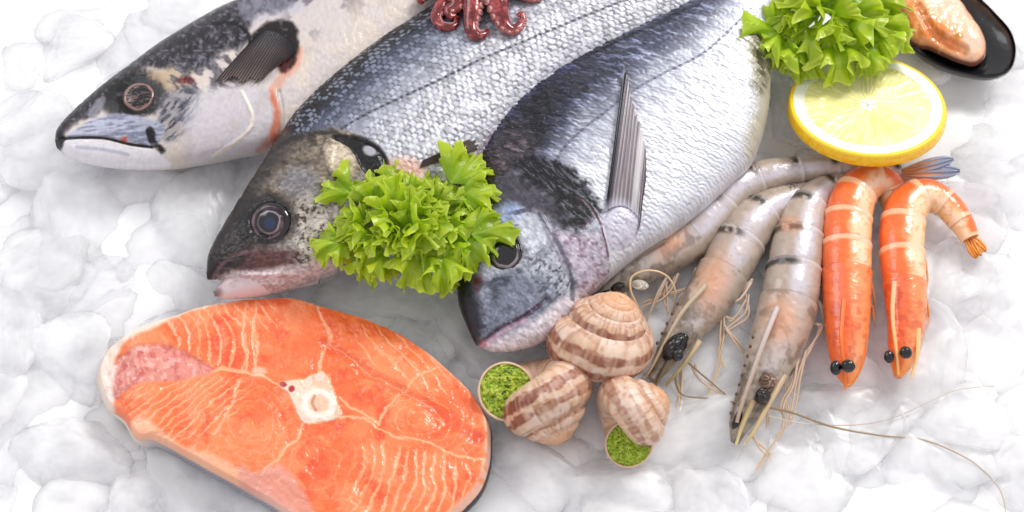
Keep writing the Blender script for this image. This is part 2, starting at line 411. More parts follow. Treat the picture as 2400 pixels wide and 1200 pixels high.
def fin(name, base, tip, root, col_fn, nr=14, lift=(4, 10), n=120, m=60, over=None, thick=2.5, wav=3.0, fray=0.16):
    """fan of rays between a base line and a tip line lying on what is below it"""
    b = resamp(base, 9) if len(base) > 2 else np.linspace(base[0], base[1], 9); tp = resamp(tip, 9)
    us = np.linspace(0, 1, 9); rr = np.linspace(0, 1, 9)
    CP = np.zeros((9, 9, 3))
    for i in range(9):
        for j in range(9):
            p = b[i] * (1 - rr[j]) + tp[i] * rr[j]
            h, nn = cast(p[0], p[1], over, 20)
            CP[i, j] = h + np.array([0, 0, 1]) * (lift[0] + (lift[1] - lift[0]) * rr[j])
    for _ in range(4):
        K = CP.copy(); K[1:-1, 1:-1] = 0.5 * CP[1:-1, 1:-1] + 0.125 * (CP[2:, 1:-1] + CP[:-2, 1:-1] + CP[1:-1, 2:] + CP[1:-1, :-2])
        CP[..., 2] = np.maximum(K[..., 2], CP[..., 2] * 0.5 + K[..., 2] * 0.5)
    A = np.stack([spline(CP[:, j], np.linspace(0, 1, n)) for j in range(9)], 1)          # n,9,3
    fr = 1 - fray * vnoise(np.linspace(0, 1, n) * nr * 1.1, np.zeros(n) + nr, 3) - 0.05 * (0.5 - 0.5 * np.cos(np.linspace(0, 1, n) * nr * 2 * np.pi))
    P = np.stack([spline(A[i], np.linspace(0, 1, m) * fr[i]) for i in range(n)], 0)
    U, R = np.meshgrid(np.linspace(0, 1, n), np.linspace(0, 1, m), indexing='ij')
    ray = 0.5 + 0.5 * np.cos(U * nr * 2 * np.pi)
    q = Q(P.reshape(-1, 3))
    bot = P.copy(); bot[..., 2] -= thick
    P[..., 2] += wav * ray * (1 - 0.4 * R)
    col = col_fn(U.ravel(), R.ravel(), ray.ravel(), q)
    F = gridf(n, m); nn = n * m
    # rim
    idx = np.arange(nn).reshape(n, m)
    loop = np.concatenate([idx[:, 0], idx[-1, 1:], idx[::-1, -1][1:], idx[0, ::-1][1:-1]])
    l2 = np.roll(loop, -1); rim = np.stack([loop, l2, l2 + nn, loop + nn], -1)
    return mk(name, np.vstack([P.reshape(-1, 3), bot.reshape(-1, 3)]), np.vstack([F, F[:, ::-1] + nn, rim]), np.vstack([col, col]), FIN, root, 0.35, 0.1, bvh=False)

def disc_eye(root, px, py, r, fn, bulge=0.35, over=None, ry=None, sink=2, mat=None, pupil=None, name='eye'):
    ry = ry or r
    c, nrm = cast(px, py, over)
    nrm = nrm * 0.6 + np.array([0, -0.15, 0.8]) * 0.4; nrm /= np.linalg.norm(nrm)
    a = np.cross(UP, nrm); a = RIGHT - nrm * (RIGHT @ nrm); a /= np.linalg.norm(a); b = np.cross(nrm, a)
    rings, m = 60, 96
    rr = np.linspace(0, 1, rings); th = np.linspace(0, 2 * np.pi, m, endpoint=False)
    Rr, T = np.meshgrid(rr, th, indexing='ij')
    h = bulge * r * np.sqrt(np.maximum(1 - Rr ** 2 * 0.98, 0)) - sink
    col, dh = fn(Rr.ravel(), T.ravel())
    h = h + dh.reshape(h.shape)
    P = c + Rr[..., None] * (r * np.cos(T)[..., None] * a + ry * np.sin(T)[..., None] * b) + h[..., None] * nrm
    o = mk(name, P.reshape(-1, 3), gridf(rings, m, True), col, mat or GLOSS, root, 0.12, 0.0)
    return o, c, nrm, a, b

def jut(root, name, Dp, Vp, Tp, z0, col_fn, mat=FISH):
    """small lofted piece such as a jaw"""
    ns, m = 120, 60
    t = np.linspace(0, 1, ns); Dl = spline(Dp, t); Vl = spline(Vp, t); T = np.maximum(spline(Tp, t)[:, 0], 1)
    phi = np.linspace(0, 2 * np.pi, m, endpoint=False); v = 0.5 * (1 - np.cos(phi))
    q = Dl[:, None] * (1 - v)[None, :, None] + Vl[:, None] * v[None, :, None]
    P = G(q[..., 0], q[..., 1], z0); P[..., 2] += T[:, None] * np.sin(phi)[None]
    col = col_fn(Q(P.reshape(-1, 3)), np.repeat(v[None], ns, 0).ravel())
    Vv = np.vstack([P.reshape(-1, 3), P[0].mean(0), P[-1].mean(0)]); j = np.arange(m); k = (j + 1) % m
    tr = np.vstack([np.stack([0 * j + ns * m, k, j], -1), np.stack([0 * j + ns * m + 1, (ns - 1) * m + j, (ns - 1) * m + k], -1)])
    return mk(name, Vv, gridf(ns, m, True), np.vstack([col, col[:1], col[-1:]]), mat, root, 0.35, 0.05, bvh=True, tris=tr)

# ---- mackerel (top left)
mk_root = thing('mackerel', 600, 200, 0, 'mackerel with dark blotched back, its white jaw pointing left onto bare ice', 'fish')
mD = [(129, 330), (137, 303), (180, 258), (240, 208), (305, 160), (370, 113), (440, 70), (515, 28), (590, -4), (670, -38), (760, -80), (860, -120), (960, -150), (1060, -170), (1180, -185)]
mV = [(133, 346), (160, 366), (225, 384), (300, 391), (400, 390), (480, 378), (560, 362), (625, 350), (690, 330), (745, 285), (820, 228), (910, 160), (1010, 90), (1110, 10), (1230, -80)]
mT = [8, 26, 42, 58, 70, 80, 88, 92, 94, 95, 95, 93, 90, 85, 78]
def sh_mack(q, s, w, v, W):
    x, y = q[:, 0], q[:, 1]
    n1 = fbm(x / 40, y / 40, 2); n2 = fbm(x / 9, y / 9, 4); n3 = fbm(x / 4, y / 4, 6, 2)
    col = np.tile(C(202, 193, 190), (len(q), 1))
    col = mix(col, (214, 200, 186), sst(0.35, 0.75, n1) * 0.7)
    # body behind the gill: soft blotches towards the back
    band = sst(0.46, 0.1, v) * sst(650, 720, x)
    bl = sst(0.50, 0.60, fbm((x - y * 0.3) / 34, (y + x * 0.5) / 30, 14)) * sst(0.75, 0.35, v) * sst(640, 700, x)
    col = mix(col, (150, 150, 168), band * 0.7)
    col = mix(col, (92, 88, 96), bl * 0.6)
    # head top
    head = poly(q, [(110, 350), (160, 306), (196, 284), (236, 262), (246, 215), (290, 178), (350, 160), (420, 165), (470, 160), (520, 120), (575, 108), (582, 70), (600, 40), (640, 30), (690, 10), (700, -60), (600, -90), (440, 20), (300, 110), (130, 260)], 9, 10, 18, 3)
    col = mix(col, (52, 50, 56), head * (0.9 + 0.1 * n2))
    col = mix(col, (128, 124, 130), head * sst(0.52, 0.72, n2) * 0.5)
    col = mix(col, (150, 148, 158), sst(0.07, 0.02, v) * sst(330, 460, x) * 0.8)           # paler ridge of the back
    col = mix(col, (176, 176, 190), poly(q, [(560, 10), (640, -10), (720, 15), (640, 45), (590, 60)], 10) * 0.5)
    arc = stroke(q, [(500, 56), (550, 55), (580, 80), (588, 108)], 5, 4)
    col = mix(col, (16, 16, 20), arc * 0.9)
    # eye socket, cheek
    sock = ell(q + (n2 - 0.5)[:, None] * 14, 312, 222, 76, 56, -10, 0.22); col = mix(col, (12, 8, 9), sock)
    col = mix(col, (180, 160, 136), poly(q, [(345, 175), (400, 160), (440, 175), (450, 205), (400, 212), (372, 200)], 12, 8, 15) * 0.8)
    gm = sst(0.42, 0.62, fbm((x + 0.5 * y) / 26, (y - 0.5 * x) / 13, 91, 4)); col = mix(col, (88, 86, 92), gm * poly(q, [(400, 150), (470, 130), (560, 110), (560, 190), (500, 230), (440, 260), (400, 210)], 22, 10) * 0.8)
    streak = sst(0.45, 0.6, fbm((x + y) / 5, (x - y) / 30, 7))
    ck = poly(q, [(378, 225), (440, 205), (470, 230), (455, 290), (400, 330), (372, 300)], 14, 10, 16)
    col = mix(col, (86, 88, 100), ck * (0.35 + 0.6 * streak))
    # upper jaw plate
    uj = poly(q, [(160, 322), (182, 300), (226, 277), (300, 268), (350, 280), (385, 296), (376, 330), (350, 344), (305, 333), (240, 322)], 5, 2, 12)
    col = mix(col, (172, 174, 188), uj)
    col = mix(col, (120, 122, 142), uj * sst(0.42, 0.68, fbm(x / 24, (y + 0.1 * x) / 5, 9, 4)) * 0.75)
    col = mix(col, (160, 158, 168), poly(q, [(206, 262), (240, 225), (248, 240), (232, 262), (215, 275)], 6) * 0.7)
    lj = poly(q, [(140, 346), (160, 326), (240, 328), (310, 345), (356, 350), (400, 392), (300, 398), (180, 384)], 6)
    col = mix(col, (226, 222, 226), lj)
    col = mix(col, (170, 170, 184), stroke(q, [(180, 345), (240, 350), (300, 362)], 3, 5) * 0.6)
    col = mix(col, (20, 18, 20), stroke(q, [(133, 330), (165, 323), (240, 323), (305, 338), (356, 345)], 3, 3))
    col = mix(col, (24, 22, 26), stroke(q, [(350, 306), (358, 330), (380, 352)], 6, 9, 12) * 0.9)
    col = mix(col, (26, 24, 26), ell(q, 134, 335, 15, 28, 20, 0.3))
    col = mix(col, (186, 80, 50), ell(q + (n2 - 0.5)[:, None] * 8, 291, 328, 8, 7, 0, 0.7) * 0.8); col = mix(col, (120, 40, 36), ell(q + (n2 - 0.5)[:, None] * 16, 437, 190, 14, 7, -15, 0.8))
    # gill cover
    gc = poly(q, [(470, 215), (540, 205), (625, 200), (650, 230), (655, 280), (640, 330), (560, 360), (440, 375), (430, 300)], 18)
    col = mix(col, (206, 200, 206), gc * 0.75)
    col = mix(col, (186, 178, 176), gc * sst(0.45, 0.7, n1) * 0.5)
    col = mix(col, (236, 220, 204), stroke(q, [(566, 215), (582, 245), (592, 275), (580, 308), (535, 345), (498, 366)], 3, 4) * 0.9)
    col = mix(col, (206, 122, 98), (0.55 + 0.45 * sst(0.35, 0.6, fbm(x / 14, y / 24, 71))) * poly(q, [(634, 205), (652, 240), (657, 280), (650, 320), (622, 350), (600, 352), (630, 310), (640, 270), (632, 230)], 6, 3) * 0.9)
    col = mix(col, (216, 150, 124), stroke(q, [(700, 118), (695, 150), (662, 180), (644, 206)], 6, 14, 8) * 0.6)
    col = mix(col, (34, 26, 26), poly(q, [(592, 92), (610, 66), (650, 46), (690, 60), (700, 110), (690, 150), (660, 170), (640, 120)], 6, 5, 14))
    col = mix(col, (94, 34, 28), ell(q, 672, 150, 14, 22, 40, 0.5) * 0.8)
    mot = fbm((x + 0.3 * y) / 5, (y - 0.3 * x) / 11, 61, 4); dkm = sst(150, 70, col.mean(1))
    col = col * (1 + (mot - 0.5) * (0.10 + 1.3 * dkm))[:, None]; col = mix(col, (168, 166, 176), dkm * sst(0.60, 0.74, fbm(x / 12, y / 7, 62, 4)) * 0.45)
    disp = (n2 - 0.5) * 1.5 + (mot - 0.5) * 1.0
    disp += -5 * stroke(q, [(133, 330), (165, 323), (240, 323), (305, 338), (358, 346)], 3, 5)
    disp += 5 * sst(-1, 1, gc - 0.5) - 5 * stroke(q, [(655, 215), (662, 260), (660, 305), (640, 350)], 3, 6)
    disp += -5 * ell(q, 328, 228, 46, 42, 0, 0.25) + 3 * ell(q, 328, 228, 70, 60, 0, 0.3)
    disp += 2 * stroke(q, [(566, 215), (592, 275), (580, 308), (498, 366)], 3, 4)
    rgh = 0.38 + 0.15 * n2
    met = 0.12 + 0.15 * uj
    return col, rgh, met, disp
mack = fish_body('body', mD, mV, mT, 86, 620, 200, sh_mack, mk_root)
def eye_mack(r, t):
    x, y = r * np.cos(t), r * np.sin(t)
    c = np.tile(C(34, 26, 25), (len(r), 1))
    n = fbm(x * 3 + 9, y * 9 + 9, 3)
    c = mix(c, (128, 112, 108), sst(0.5, 0.65, n) * 0.8)
    r = r + (fbm(x * 4 + 9, y * 4 + 9, 13) - 0.5) * 0.16; c = mix(c, (150, 118, 112), sst(0.70, 0.80, r) * sst(1.0, 0.88, r)); c = mix(c, (16, 10, 10), sst(0.90, 0.98, r))
    return c, (n - 0.5) * 5 * (r < 0.8)
disc_eye(mk_root, 326, 228, 40, eye_mack, 0.3, ['body'])
def fin_m(U, R, ray, q):
    c = np.tile(C(104, 92, 92), (len(U), 1)); c = mix(c, (44, 36, 38), (1 - ray) * 0.85); c = mix(c, (150, 132, 124), sst(0.6, 1, R) * ray * 0.6)
    return mix(c, (40, 40, 52), sst(0.35, 0, R) * 0.7)
fin('pectoral_fin', [(596, 92), (622, 74), (655, 80), (684, 108), (688, 132)], [(500, 200), (530, 205), (565, 205), (600, 205), (640, 165)], mk_root, fin_m, 22, (4, 9), 160, 60, ['body'])

# ---- sea bass (middle)
bs_root = thing('sea_bass', 1000, 300, 0, 'silver scaled sea bass with open pink mouth, between the mackerel and the sea bream', 'fish')
bD = [(484, 641), (489, 600), (515, 550), (558, 480), (603, 410), (650, 335), (700, 265), (770, 198), (850, 133), (935, 75), (1020, 22), (1110, -30), (1230, -90), (1370, -140), (1500, -170), (1640, -180), (1780, -170)]
bV = [(486, 654), (520, 653), (572, 672), (640, 678), (735, 652), (850, 608), (960, 552), (1065, 480), (1140, 402), (1215, 318), (1300, 245), (1400, 180), (1510, 125), (1620, 72), (1740, 5), (1840, -70), (1900, -110)]
bT = [8, 30, 50, 68, 84, 96, 104, 110, 112, 112, 110, 106, 100, 92, 80, 62, 45]
def sh_bass(q, s, w, v, W):
    x, y = q[:, 0], q[:, 1]; N = len(q)
    n1 = fbm(x / 60, y / 60, 2); n2 = fbm(x / 12, y / 12, 4); n3 = fbm(x / 5, y / 5, 6, 2)
    jx = s + (fbm(x / 22, y / 22, 21) - 0.5) * 13 + (n3 - 0.5) * 3; jw = w + (fbm(x / 22, y / 22, 22) - 0.5) * 11 + (fbm(x / 6, y / 6, 23, 2) - 0.5) * 4
    rel, edge, r1, r2, tilt = scales(jx, jw, 15.0, 12.0)
    vv = v + (n1 - 0.5) * 0.06
    col = np.tile(C(192, 192, 200), (N, 1))
    nearh = sst(1250, 800, x); col = mix(col, (162, 164, 176), sst(0.60, 0.36, vv)); col = mix(col, (98, 102, 118), sst(0.42, 0.20, vv) * (0.75 + 0.25 * nearh)); col = mix(col, (40, 42, 50), sst(0.26, 0.08, vv))
    sb = sst(560, 760, x + 0.3 * y) # scales body zone
    gill = [(640, 350), (700, 312), (780, 300), (850, 318), (900, 360), (930, 420), (930, 520), (860, 620)]
    hd = poly(q, [(400, 700), (480, 500), (600, 330), (668, 296), (700, 318), (780, 300), (850, 322), (905, 370), (930, 430), (940, 520), (900, 620), (700, 760), (450, 760)], 7, 5, 14)
    body = 1 - hd
    col = mix(col, col * 0.62, edge * body * (0.58 + 0.25 * sst(0.4, 0.2, v)) * sst(0.25, 0.6, fbm(x / 18, y / 18, 24)))
    col = mix(col, np.minimum(col * 1.22 + 10, 238), (r1 > 0.55) * (1 - edge) * body * 0.55)
    col = mix(col, col * 0.80, (r2 > 0.62) * body * 0.5)
    # bright flecks on the dark back
    fl = (r1 > 0.45) * (np.abs(tilt) < 0.12) * sst(0.30, 0.12, v) * body
    col = mix(col, (186, 190, 204), fl * (1 - edge) * 0.55)
    # head
    hc = np.tile(C(128, 118, 106), (N, 1))
    hc = mix(hc, (66, 60, 58), sst(0.30, 0.10, v)); hc = mix(hc, (176, 170, 168), sst(0.55, 0.8, v))
    hc = mix(hc, (88, 78, 66), sst(0.48, 0.66, n2) * 0.6); hc = mix(hc, (196, 186, 168), sst(0.60, 0.75, fbm(x / 16, y / 16, 19)) * 0.35 * sst(0.2, 0.4, v))
    hc = mix(hc, (136, 136, 146), poly(q, [(650, 430), (690, 390), (728, 398), (750, 440), (755, 480), (700, 470)], 16, 12, 14) * 0.6)
    hc = mix(hc, (190, 182, 172), poly(q, [(690, 480), (760, 470), (770, 600), (700, 640), (650, 620), (690, 560)], 22) * 0.75)
    hc = mix(hc, (70, 58, 48), poly(q, [(690, 480), (760, 470), (770, 600), (700, 640), (650, 620), (690, 560)], 22) * sst(0.58, 0.68, fbm(x / 6, y / 6, 12, 2)) * 0.8)
    hc = mix(hc, (206, 192, 170), poly(q, [(768, 336), (800, 330), (830, 370), (830, 410), (790, 410), (765, 380)], 9, 5, 14) * 0.85)
    hc = mix(hc, (96, 66, 64), poly(q, [(560, 590), (640, 585), (700, 590), (670, 625), (590, 640), (540, 625)], 14, 8, 18) * 0.9)
    hc = mix(hc, (52, 40, 42), poly(q, [(478, 660), (486, 590), (520, 540), (570, 500), (590, 560), (570, 610), (520, 640)], 14, 8, 18) * 0.95)
    hc = mix(hc, (150, 120, 122), stroke(q, [(500, 648), (520, 620), (545, 600), (575, 590)], 4, 6, 6) * 0.5)
    hc = mix(hc, (206, 186, 186), poly(q, [(520, 650), (600, 634), (700, 620), (760, 600), (780, 660), (600, 720), (500, 700)], 10) * 0.9)
    hc = mix(hc, (24, 18, 20), ell(q + (n2 - 0.5)[:, None] * 14, 622, 515, 68, 60, 0, 0.35) * 0.9)
    hm = fbm(x / 7, y / 5, 65, 4); hc = hc * (1 + (hm - 0.5) * 0.55)[:, None]; hc = mix(hc, (50, 42, 40), sst(0.57, 0.7, fbm(x / 22, y / 14, 66, 5)) * sst(0.6, 0.2, v) * 0.6)
    col = mix(col, hc, hd)
    # gill opening
    go = poly(q, [(778, 322), (820, 316), (870, 330), (902, 362), (915, 420), (880, 440), (850, 400), (822, 350)], 4, 3, 12)
    col = mix(col, (26, 22, 24), go); col = mix(col, (170, 168, 174), ell(q, 866, 352, 17, 12, 25, 0.3))
    col = mix(col, (28, 24, 24), stroke(q, [(640, 352), (690, 322), (740, 312), (790, 312)], 4, 6) * 0.5)
    col = mix(col, (222, 170, 150), poly(q, [(905, 380), (960, 370), (1000, 400), (960, 440), (910, 420)], 14) * 0.7)
    ll = stroke(q, [(800, 302), (850, 272), (930, 233), (1020, 192), (1130, 138), (1240, 92), (1350, 46), (1460, 2), (1560, -40)], 3, 3)
    col = mix(col, (74, 74, 82), ll * (0.35 + 0.5 * (np.sin(s / 7.5 * np.pi) > 0)))
    col = mix(col, (150, 110, 116), sst(0.9, 0.97, v) * sst(1000, 1100, x) * 0.4)
    disp = body * (1.5 * rel * (1 - 0.5 * edge) + 3.6 * tilt + (n3 - 0.5) * 1.2) + hd * (n2 - 0.5) * 4 + hd * (n3 - 0.5) * 1.5
    disp += 7 * poly(q, [(560, 640), (640, 640), (700, 560), (690, 470), (740, 400), (770, 320), (850, 330), (900, 380), (930, 520), (840, 640)], 8)
    disp += -9 * go - 8 * ell(q, 632, 525, 48, 46, 0, 0.2) + 3 * ell(q, 632, 525, 70, 66, 0, 0.25)
    disp += -3 * stroke(q, [(735, 640), (720, 560), (745, 470), (780, 400), (790, 330)], 3, 6)
    rgh = 0.36 + 0.12 * n2 + 0.1 * r2; met = 0.25 * body + 0.04
    return col, rgh, met, disp
bass = fish_body('body', bD, bV, bT, 110, 760, 270, sh_bass, bs_root)
def jawc(q, v):
    c = np.tile(C(196, 172, 172), (len(q), 1)); n = fbm(q[:, 0] / 14, q[:, 1] / 14, 3)
    c = mix(c, (224, 206, 208), sst(0.4, 0.9, v)); c = mix(c, (136, 92, 92), sst(0.35, 0.05, v) * 0.8); c = mix(c, (90, 70, 68), ell(q, 503, 690, 16, 10, -20, 0.8) * 0.7)
    return mix(c, (150, 120, 124), sst(0.5, 0.7, n) * 0.3)
jut(bs_root, 'lower_jaw', [(500, 684), (536, 650), (590, 636), (660, 622), (745, 606)], [(503, 694), (530, 698), (600, 690), (668, 674), (745, 652)], [3, 26, 42, 52, 58], 100, jawc)
def eye_b(r, t):
    x, y = r * np.cos(t), r * np.sin(t); r = r + (fbm(x * 3 + 9, y * 3 + 9, 13) - 0.5) * 0.12
    c = np.tile(C(120, 104, 110), (len(r), 1)); n = fbm(x * 5 + 9, y * 5 + 9, 3)
    c = mix(c, (70, 50, 54), sst(0.45, 0.6, n) * 0.5)
    c = mix(c, (34, 24, 28), sst(0.78, 0.92, r + 0.1 * np.cos(t))); c = mix(c, (58, 44, 50), sst(0.80, 0.66, r) * (0.5 - 0.5 * np.cos(t + 0.9)))
    c = mix(c, (150, 142, 148), sst(0.62, 0.54, r) * (0.45 + 0.55 * sst(-0.6, 0.6, np.cos(t - 0.6)))); c = mix(c, (40, 38, 46), sst(0.53, 0.46, r))
    c = mix(c, (50, 62, 94), sst(0.44, 0.20, np.hypot(x * 1.1 - 0.05, y + 0.06)))
    return c, -4 * sst(0.6, 0.7, r) * sst(0.8, 0.7, r)
disc_eye(bs_root, 634, 523, 47, eye_b, 0.35, ['body'])
def fin_b(U, R, ray, q):
    c = np.tile(C(136, 124, 120), (len(U), 1)); return mix(c, (70, 60, 62), (1 - ray) * 0.8)
fin('pectoral_fin', [(985, 395), (990, 380)], [(1128, 352), (1132, 335), (1120, 322)], bs_root, fin_b, 8, (4, 8), 70, 50, ['body'])

# ---- sea bream (right of the middle)
br_root = thing('sea_bream', 1450, 380, 0, 'deep sea bream with white belly and long side fin, beside the raw prawns', 'fish')
rD = [(1114, 806), (1098, 772), (1074, 706), (1075, 640), (1092, 565), (1102, 490), (1110, 420), (1138, 340), (1183, 265), (1252, 200), (1340, 148), (1440, 98), (1540, 52), (1640, 4), (1740, -44), (1830, -100), (1900, -150), (1950, -170)]
rV = [(1124, 812), (1162, 822), (1230, 812), (1300, 778), (1370, 706), (1430, 648), (1495, 596), (1570, 548), (1655, 482), (1722, 420), (1768, 372), (1796, 285), (1806, 200), (1808, 110), (1835, 20), (1890, -60), (1940, -120), (1990, -150)]
rT = [3, 26, 54, 74, 86, 94, 98, 100, 100, 99, 97, 94, 90, 82, 70, 52, 36, 24]
def sh_bream(q, s, w, v, W):
    x, y = q[:, 0], q[:, 1]; N = len(q)
    n1 = fbm(x / 60, y / 60, 2); n2 = fbm(x / 12, y / 12, 4); n3 = fbm(x / 5, y / 5, 6, 2)
    jx = s + (fbm(x / 25, y / 25, 21) - 0.5) * 9; jw = w + (fbm(x / 30, y / 30, 22) - 0.5) * 10
    rel, edge, r1, r2, tilt = scales(jx, jw, 10.0, 19.0)
    vv = v + (n1 - 0.5) * 0.08
    col = np.tile(C(220, 221, 228), (N, 1))
    col = mix(col, (176, 179, 192), sst(0.60, 0.36, vv))
    far = sst(1500, 1250, x - 0.3 * (y - 200))
    col = mix(col, (98, 101, 120), sst(0.44, 0.22, vv) * (0.85 + 0.15 * far))
    col = mix(col, (34, 34, 46), sst(0.40, 0.14, vv) * (0.30 + 0.70 * far))
    col = mix(col, (84, 72, 74), poly(q, [(1110, 440), (1130, 350), (1200, 290), (1260, 330), (1240, 380), (1180, 430)], 30) * 0.7)
    col = mix(col, (64, 66, 100), stroke(q, [(1135, 345), (1183, 272), (1252, 207), (1340, 155)], 8, 14) * 0.6)
    col = mix(col, (50, 50, 62), stroke(q, [(1330, 154), (1440, 102), (1540, 57), (1640, 9)], 4, 4) * 0.8)
    hd = poly(q, [(1050, 820), (1060, 600), (1130, 470), (1200, 400), (1290, 380), (1380, 440), (1415, 520), (1426, 600), (1420, 660), (1380, 720), (1250, 840), (1100, 860)], 7, 5, 14)
    body = 1 - hd
    st = sst(0.46, 0.62, fbm(jx / 6.5 + 0.25 * np.sin(jw / 9), jw / 26, 33, 3)); tone = fbm(jx / 40, jw / 30, 35, 3)
    amp = 0.18 + 0.75 * sst(0.5, 0.2, v)
    col = mix(col, col * 0.55, (edge * 0.55 + st * 0.45) * body * amp)
    col = mix(col, np.minimum(col * 1.5 + 26, 240), (1 - st) * sst(0.45, 0.7, fbm(jx / 6.5 + 40, jw / 22, 36, 3)) * body * amp * 0.9); col = col * (1 + (tone - 0.5) * 0.5 * amp * body)[:, None]; col = mix(col, (150, 148, 160), st * body * 0.30 * sst(0.95, 0.5, v))
    col = mix(col, (170, 160, 128), poly(q, [(1755, 100), (1810, 90), (1815, 240), (1790, 320), (1765, 380), (1745, 330), (1772, 230)], 20, 8) * 0.6)
    col = mix(col, (92, 88, 72), poly(q, [(1735, 60), (1800, 80), (1806, 160), (1780, 230), (1760, 150)], 18, 16, 16) * (0.3 + 0.5 * st))
    # head colours
    hc = np.tile(C(166, 168, 176), (N, 1)); hc = mix(hc, (78, 78, 88), sst(0.36, 0.08, v))
    hc = mix(hc, (112, 116, 130), poly(q, [(1120, 700), (1180, 640), (1290, 660), (1300, 730), (1200, 760), (1140, 800)], 22, 10) * 0.75)
    hc = mix(hc, (52, 52, 62), poly(q, [(1060, 700), (1090, 640), (1120, 690), (1130, 780), (1110, 820), (1080, 800)], 14, 6) * 0.95)
    hc = mix(hc, (24, 24, 30), sst(0.13, 0.03, v) * sst(600, 700, y) * 0.95)
    hc = mix(hc, (70, 66, 72), poly(q, [(1100, 470), (1200, 410), (1300, 470), (1330, 540), (1260, 500), (1160, 470)], 16, 8) * 0.8)
    hc = mix(hc, (150, 162, 196), poly(q, [(1150, 500), (1195, 470), (1230, 500), (1200, 530), (1160, 525)], 10, 6, 12) * 0.8)
    dots = sst(0.56, 0.66, fbm(x / 6 + y / 20, y / 8, 15, 2))
    hc = mix(hc, (84, 82, 88), dots * poly(q, [(1230, 580), (1290, 560), (1340, 640), (1345, 710), (1270, 700)], 14) * 0.75)
    hc = mix(hc, (200, 202, 212), poly(q, [(1205, 510), (1260, 500), (1320, 580), (1260, 600), (1215, 570)], 16) * 0.6)
    hc = mix(hc, (190, 172, 184), poly(q, [(1300, 560), (1400, 560), (1425, 640), (1390, 720), (1330, 720), (1345, 660)], 16, 6) * 0.6)
    hc = mix(hc, (120, 96, 112), sst(0.52, 0.66, fbm(x / 10, y / 10, 25)) * poly(q, [(1290, 540), (1400, 500), (1425, 640), (1390, 720), (1330, 720), (1345, 660)], 16, 6) * 0.55)
    hc = mix(hc, (224, 214, 220), poly(q, [(1130, 812), (1230, 765), (1330, 690), (1360, 720), (1260, 830), (1150, 840)], 9, 4) * 0.9)
    hc = mix(hc, (84, 66, 80), stroke(q, [(1124, 806), (1150, 784), (1180, 762), (1225, 742), (1268, 712)], 3, 7, 9) * 0.75); hc = mix(hc, (196, 150, 164), stroke(q, [(1134, 806), (1160, 790), (1192, 770), (1235, 750)], 5, 9, 6) * 0.55)
    hc = mix(hc, (186, 110, 116), ell(q, 1130, 808, 12, 7, -40, 0.7) * 0.5)
    hc = mix(hc, (96, 40, 50), ell(q, 1120, 665, 10, 20, 10, 0.4) * 0.9)
    hc = mix(hc, (176, 178, 196), sst(0.60, 0.74, fbm((x + y) / 12, (x - y) / 7, 41)) * poly(q, [(1140, 700), (1280, 660), (1300, 720), (1160, 790)], 20) * 0.5)
    col = mix(col, hc, hd)
    hm = fbm((x - y) / 6, (x + y) / 14, 63, 4); col = mix(col, col * (1 + (hm - 0.5) * 0.55)[:, None], hd); col = mix(col, (60, 60, 72), hd * sst(0.52, 0.72, fbm(x / 26, y / 14, 64, 4)) * sst(0.85, 0.4, v) * 0.6)
    bp = poly(q, [(1215, 385), (1265, 368), (1320, 385), (1372, 430), (1400, 478), (1385, 512), (1345, 540), (1310, 510), (1300, 470), (1240, 430)], 16, 20, 14, 5)
    hair = sst(0.35, 0.5, fbm((x - y) / 4, (x + y) / 22, 17, 3))
    col = mix(col, (22, 20, 26), bp * (0.45 + 0.55 * hair))
    col = mix(col, (80, 36, 48), stroke(q, [(1352, 470), (1385, 490), (1408, 530), (1422, 590), (1424, 640)], 2, 5, 5) * 0.7 * sst(0.3, 0.5, fbm(x / 16, y / 16, 77)))
    col = mix(col, (70, 68, 80), stroke(q, [(1262, 500), (1300, 560), (1325, 610), (1340, 660), (1338, 700)], 2, 6, 6) * 0.6)
    ll = stroke(q, [(1305, 385), (1318, 350), (1370, 300), (1420, 262), (1480, 215), (1550, 175), (1640, 130), (1700, 80), (1760, 20)], 3, 3)
    col = mix(col, (92, 92, 108), ll * (0.3 + 0.4 * (np.sin(s / 7 * np.pi) > 0)))
    disp = body * (1.6 * rel + 2.6 * tilt * (0.5 + amp) + (0.5 - st) * 2.4 * (0.35 + amp)) + hd * (n2 - 0.5) * 2.5 + hd * (n3 - 0.5) * 0.8
    disp += 7 * poly(q, [(1290, 500), (1350, 460), (1400, 510), (1424, 600), (1420, 660), (1370, 720), (1320, 740), (1345, 660), (1320, 600)], 7)
    disp += -5 * stroke(q, [(1128, 808), (1170, 776), (1220, 750), (1280, 704)], 4, 6) + 4 * stroke(q, [(1270, 510), (1310, 590), (1338, 650)], 4, 7)
    disp += -8 * ell(q, 1182, 590, 42, 44, 0, 0.2) + 4 * ell(q, 1182, 590, 64, 64, 0, 0.25)
    rgh = 0.36 + 0.12 * n2 + 0.1 * r2; met = 0.2 * body + 0.12
    return col, rgh, met, disp
bream = fish_body('body', rD, rV, rT, 128, 700, 330, sh_bream, br_root)
def eye_r(r, t):
    c = np.tile(C(9, 8, 11), (len(r), 1))
    r = r + (fbm(np.cos(t) * 2 + 9, np.sin(t) * 2 + 9, 3) - 0.5) * 0.12; c = mix(c, (160, 148, 150), sst(0.64, 0.70, r) * sst(0.84, 0.74, r) * (0.4 + 0.6 * sst(0.5, -0.6, np.sin(t)))); c = mix(c, (50, 38, 38), sst(0.80, 0.88, r)); c = mix(c, (130, 108, 106), sst(0.95, 0.99, r) * 0.5)
    return c, -4 * sst(0.7, 0.78, r) * sst(0.9, 0.8, r)
disc_eye(br_root, 1184, 594, 42, eye_r, 0.35, ['body'], ry=48)
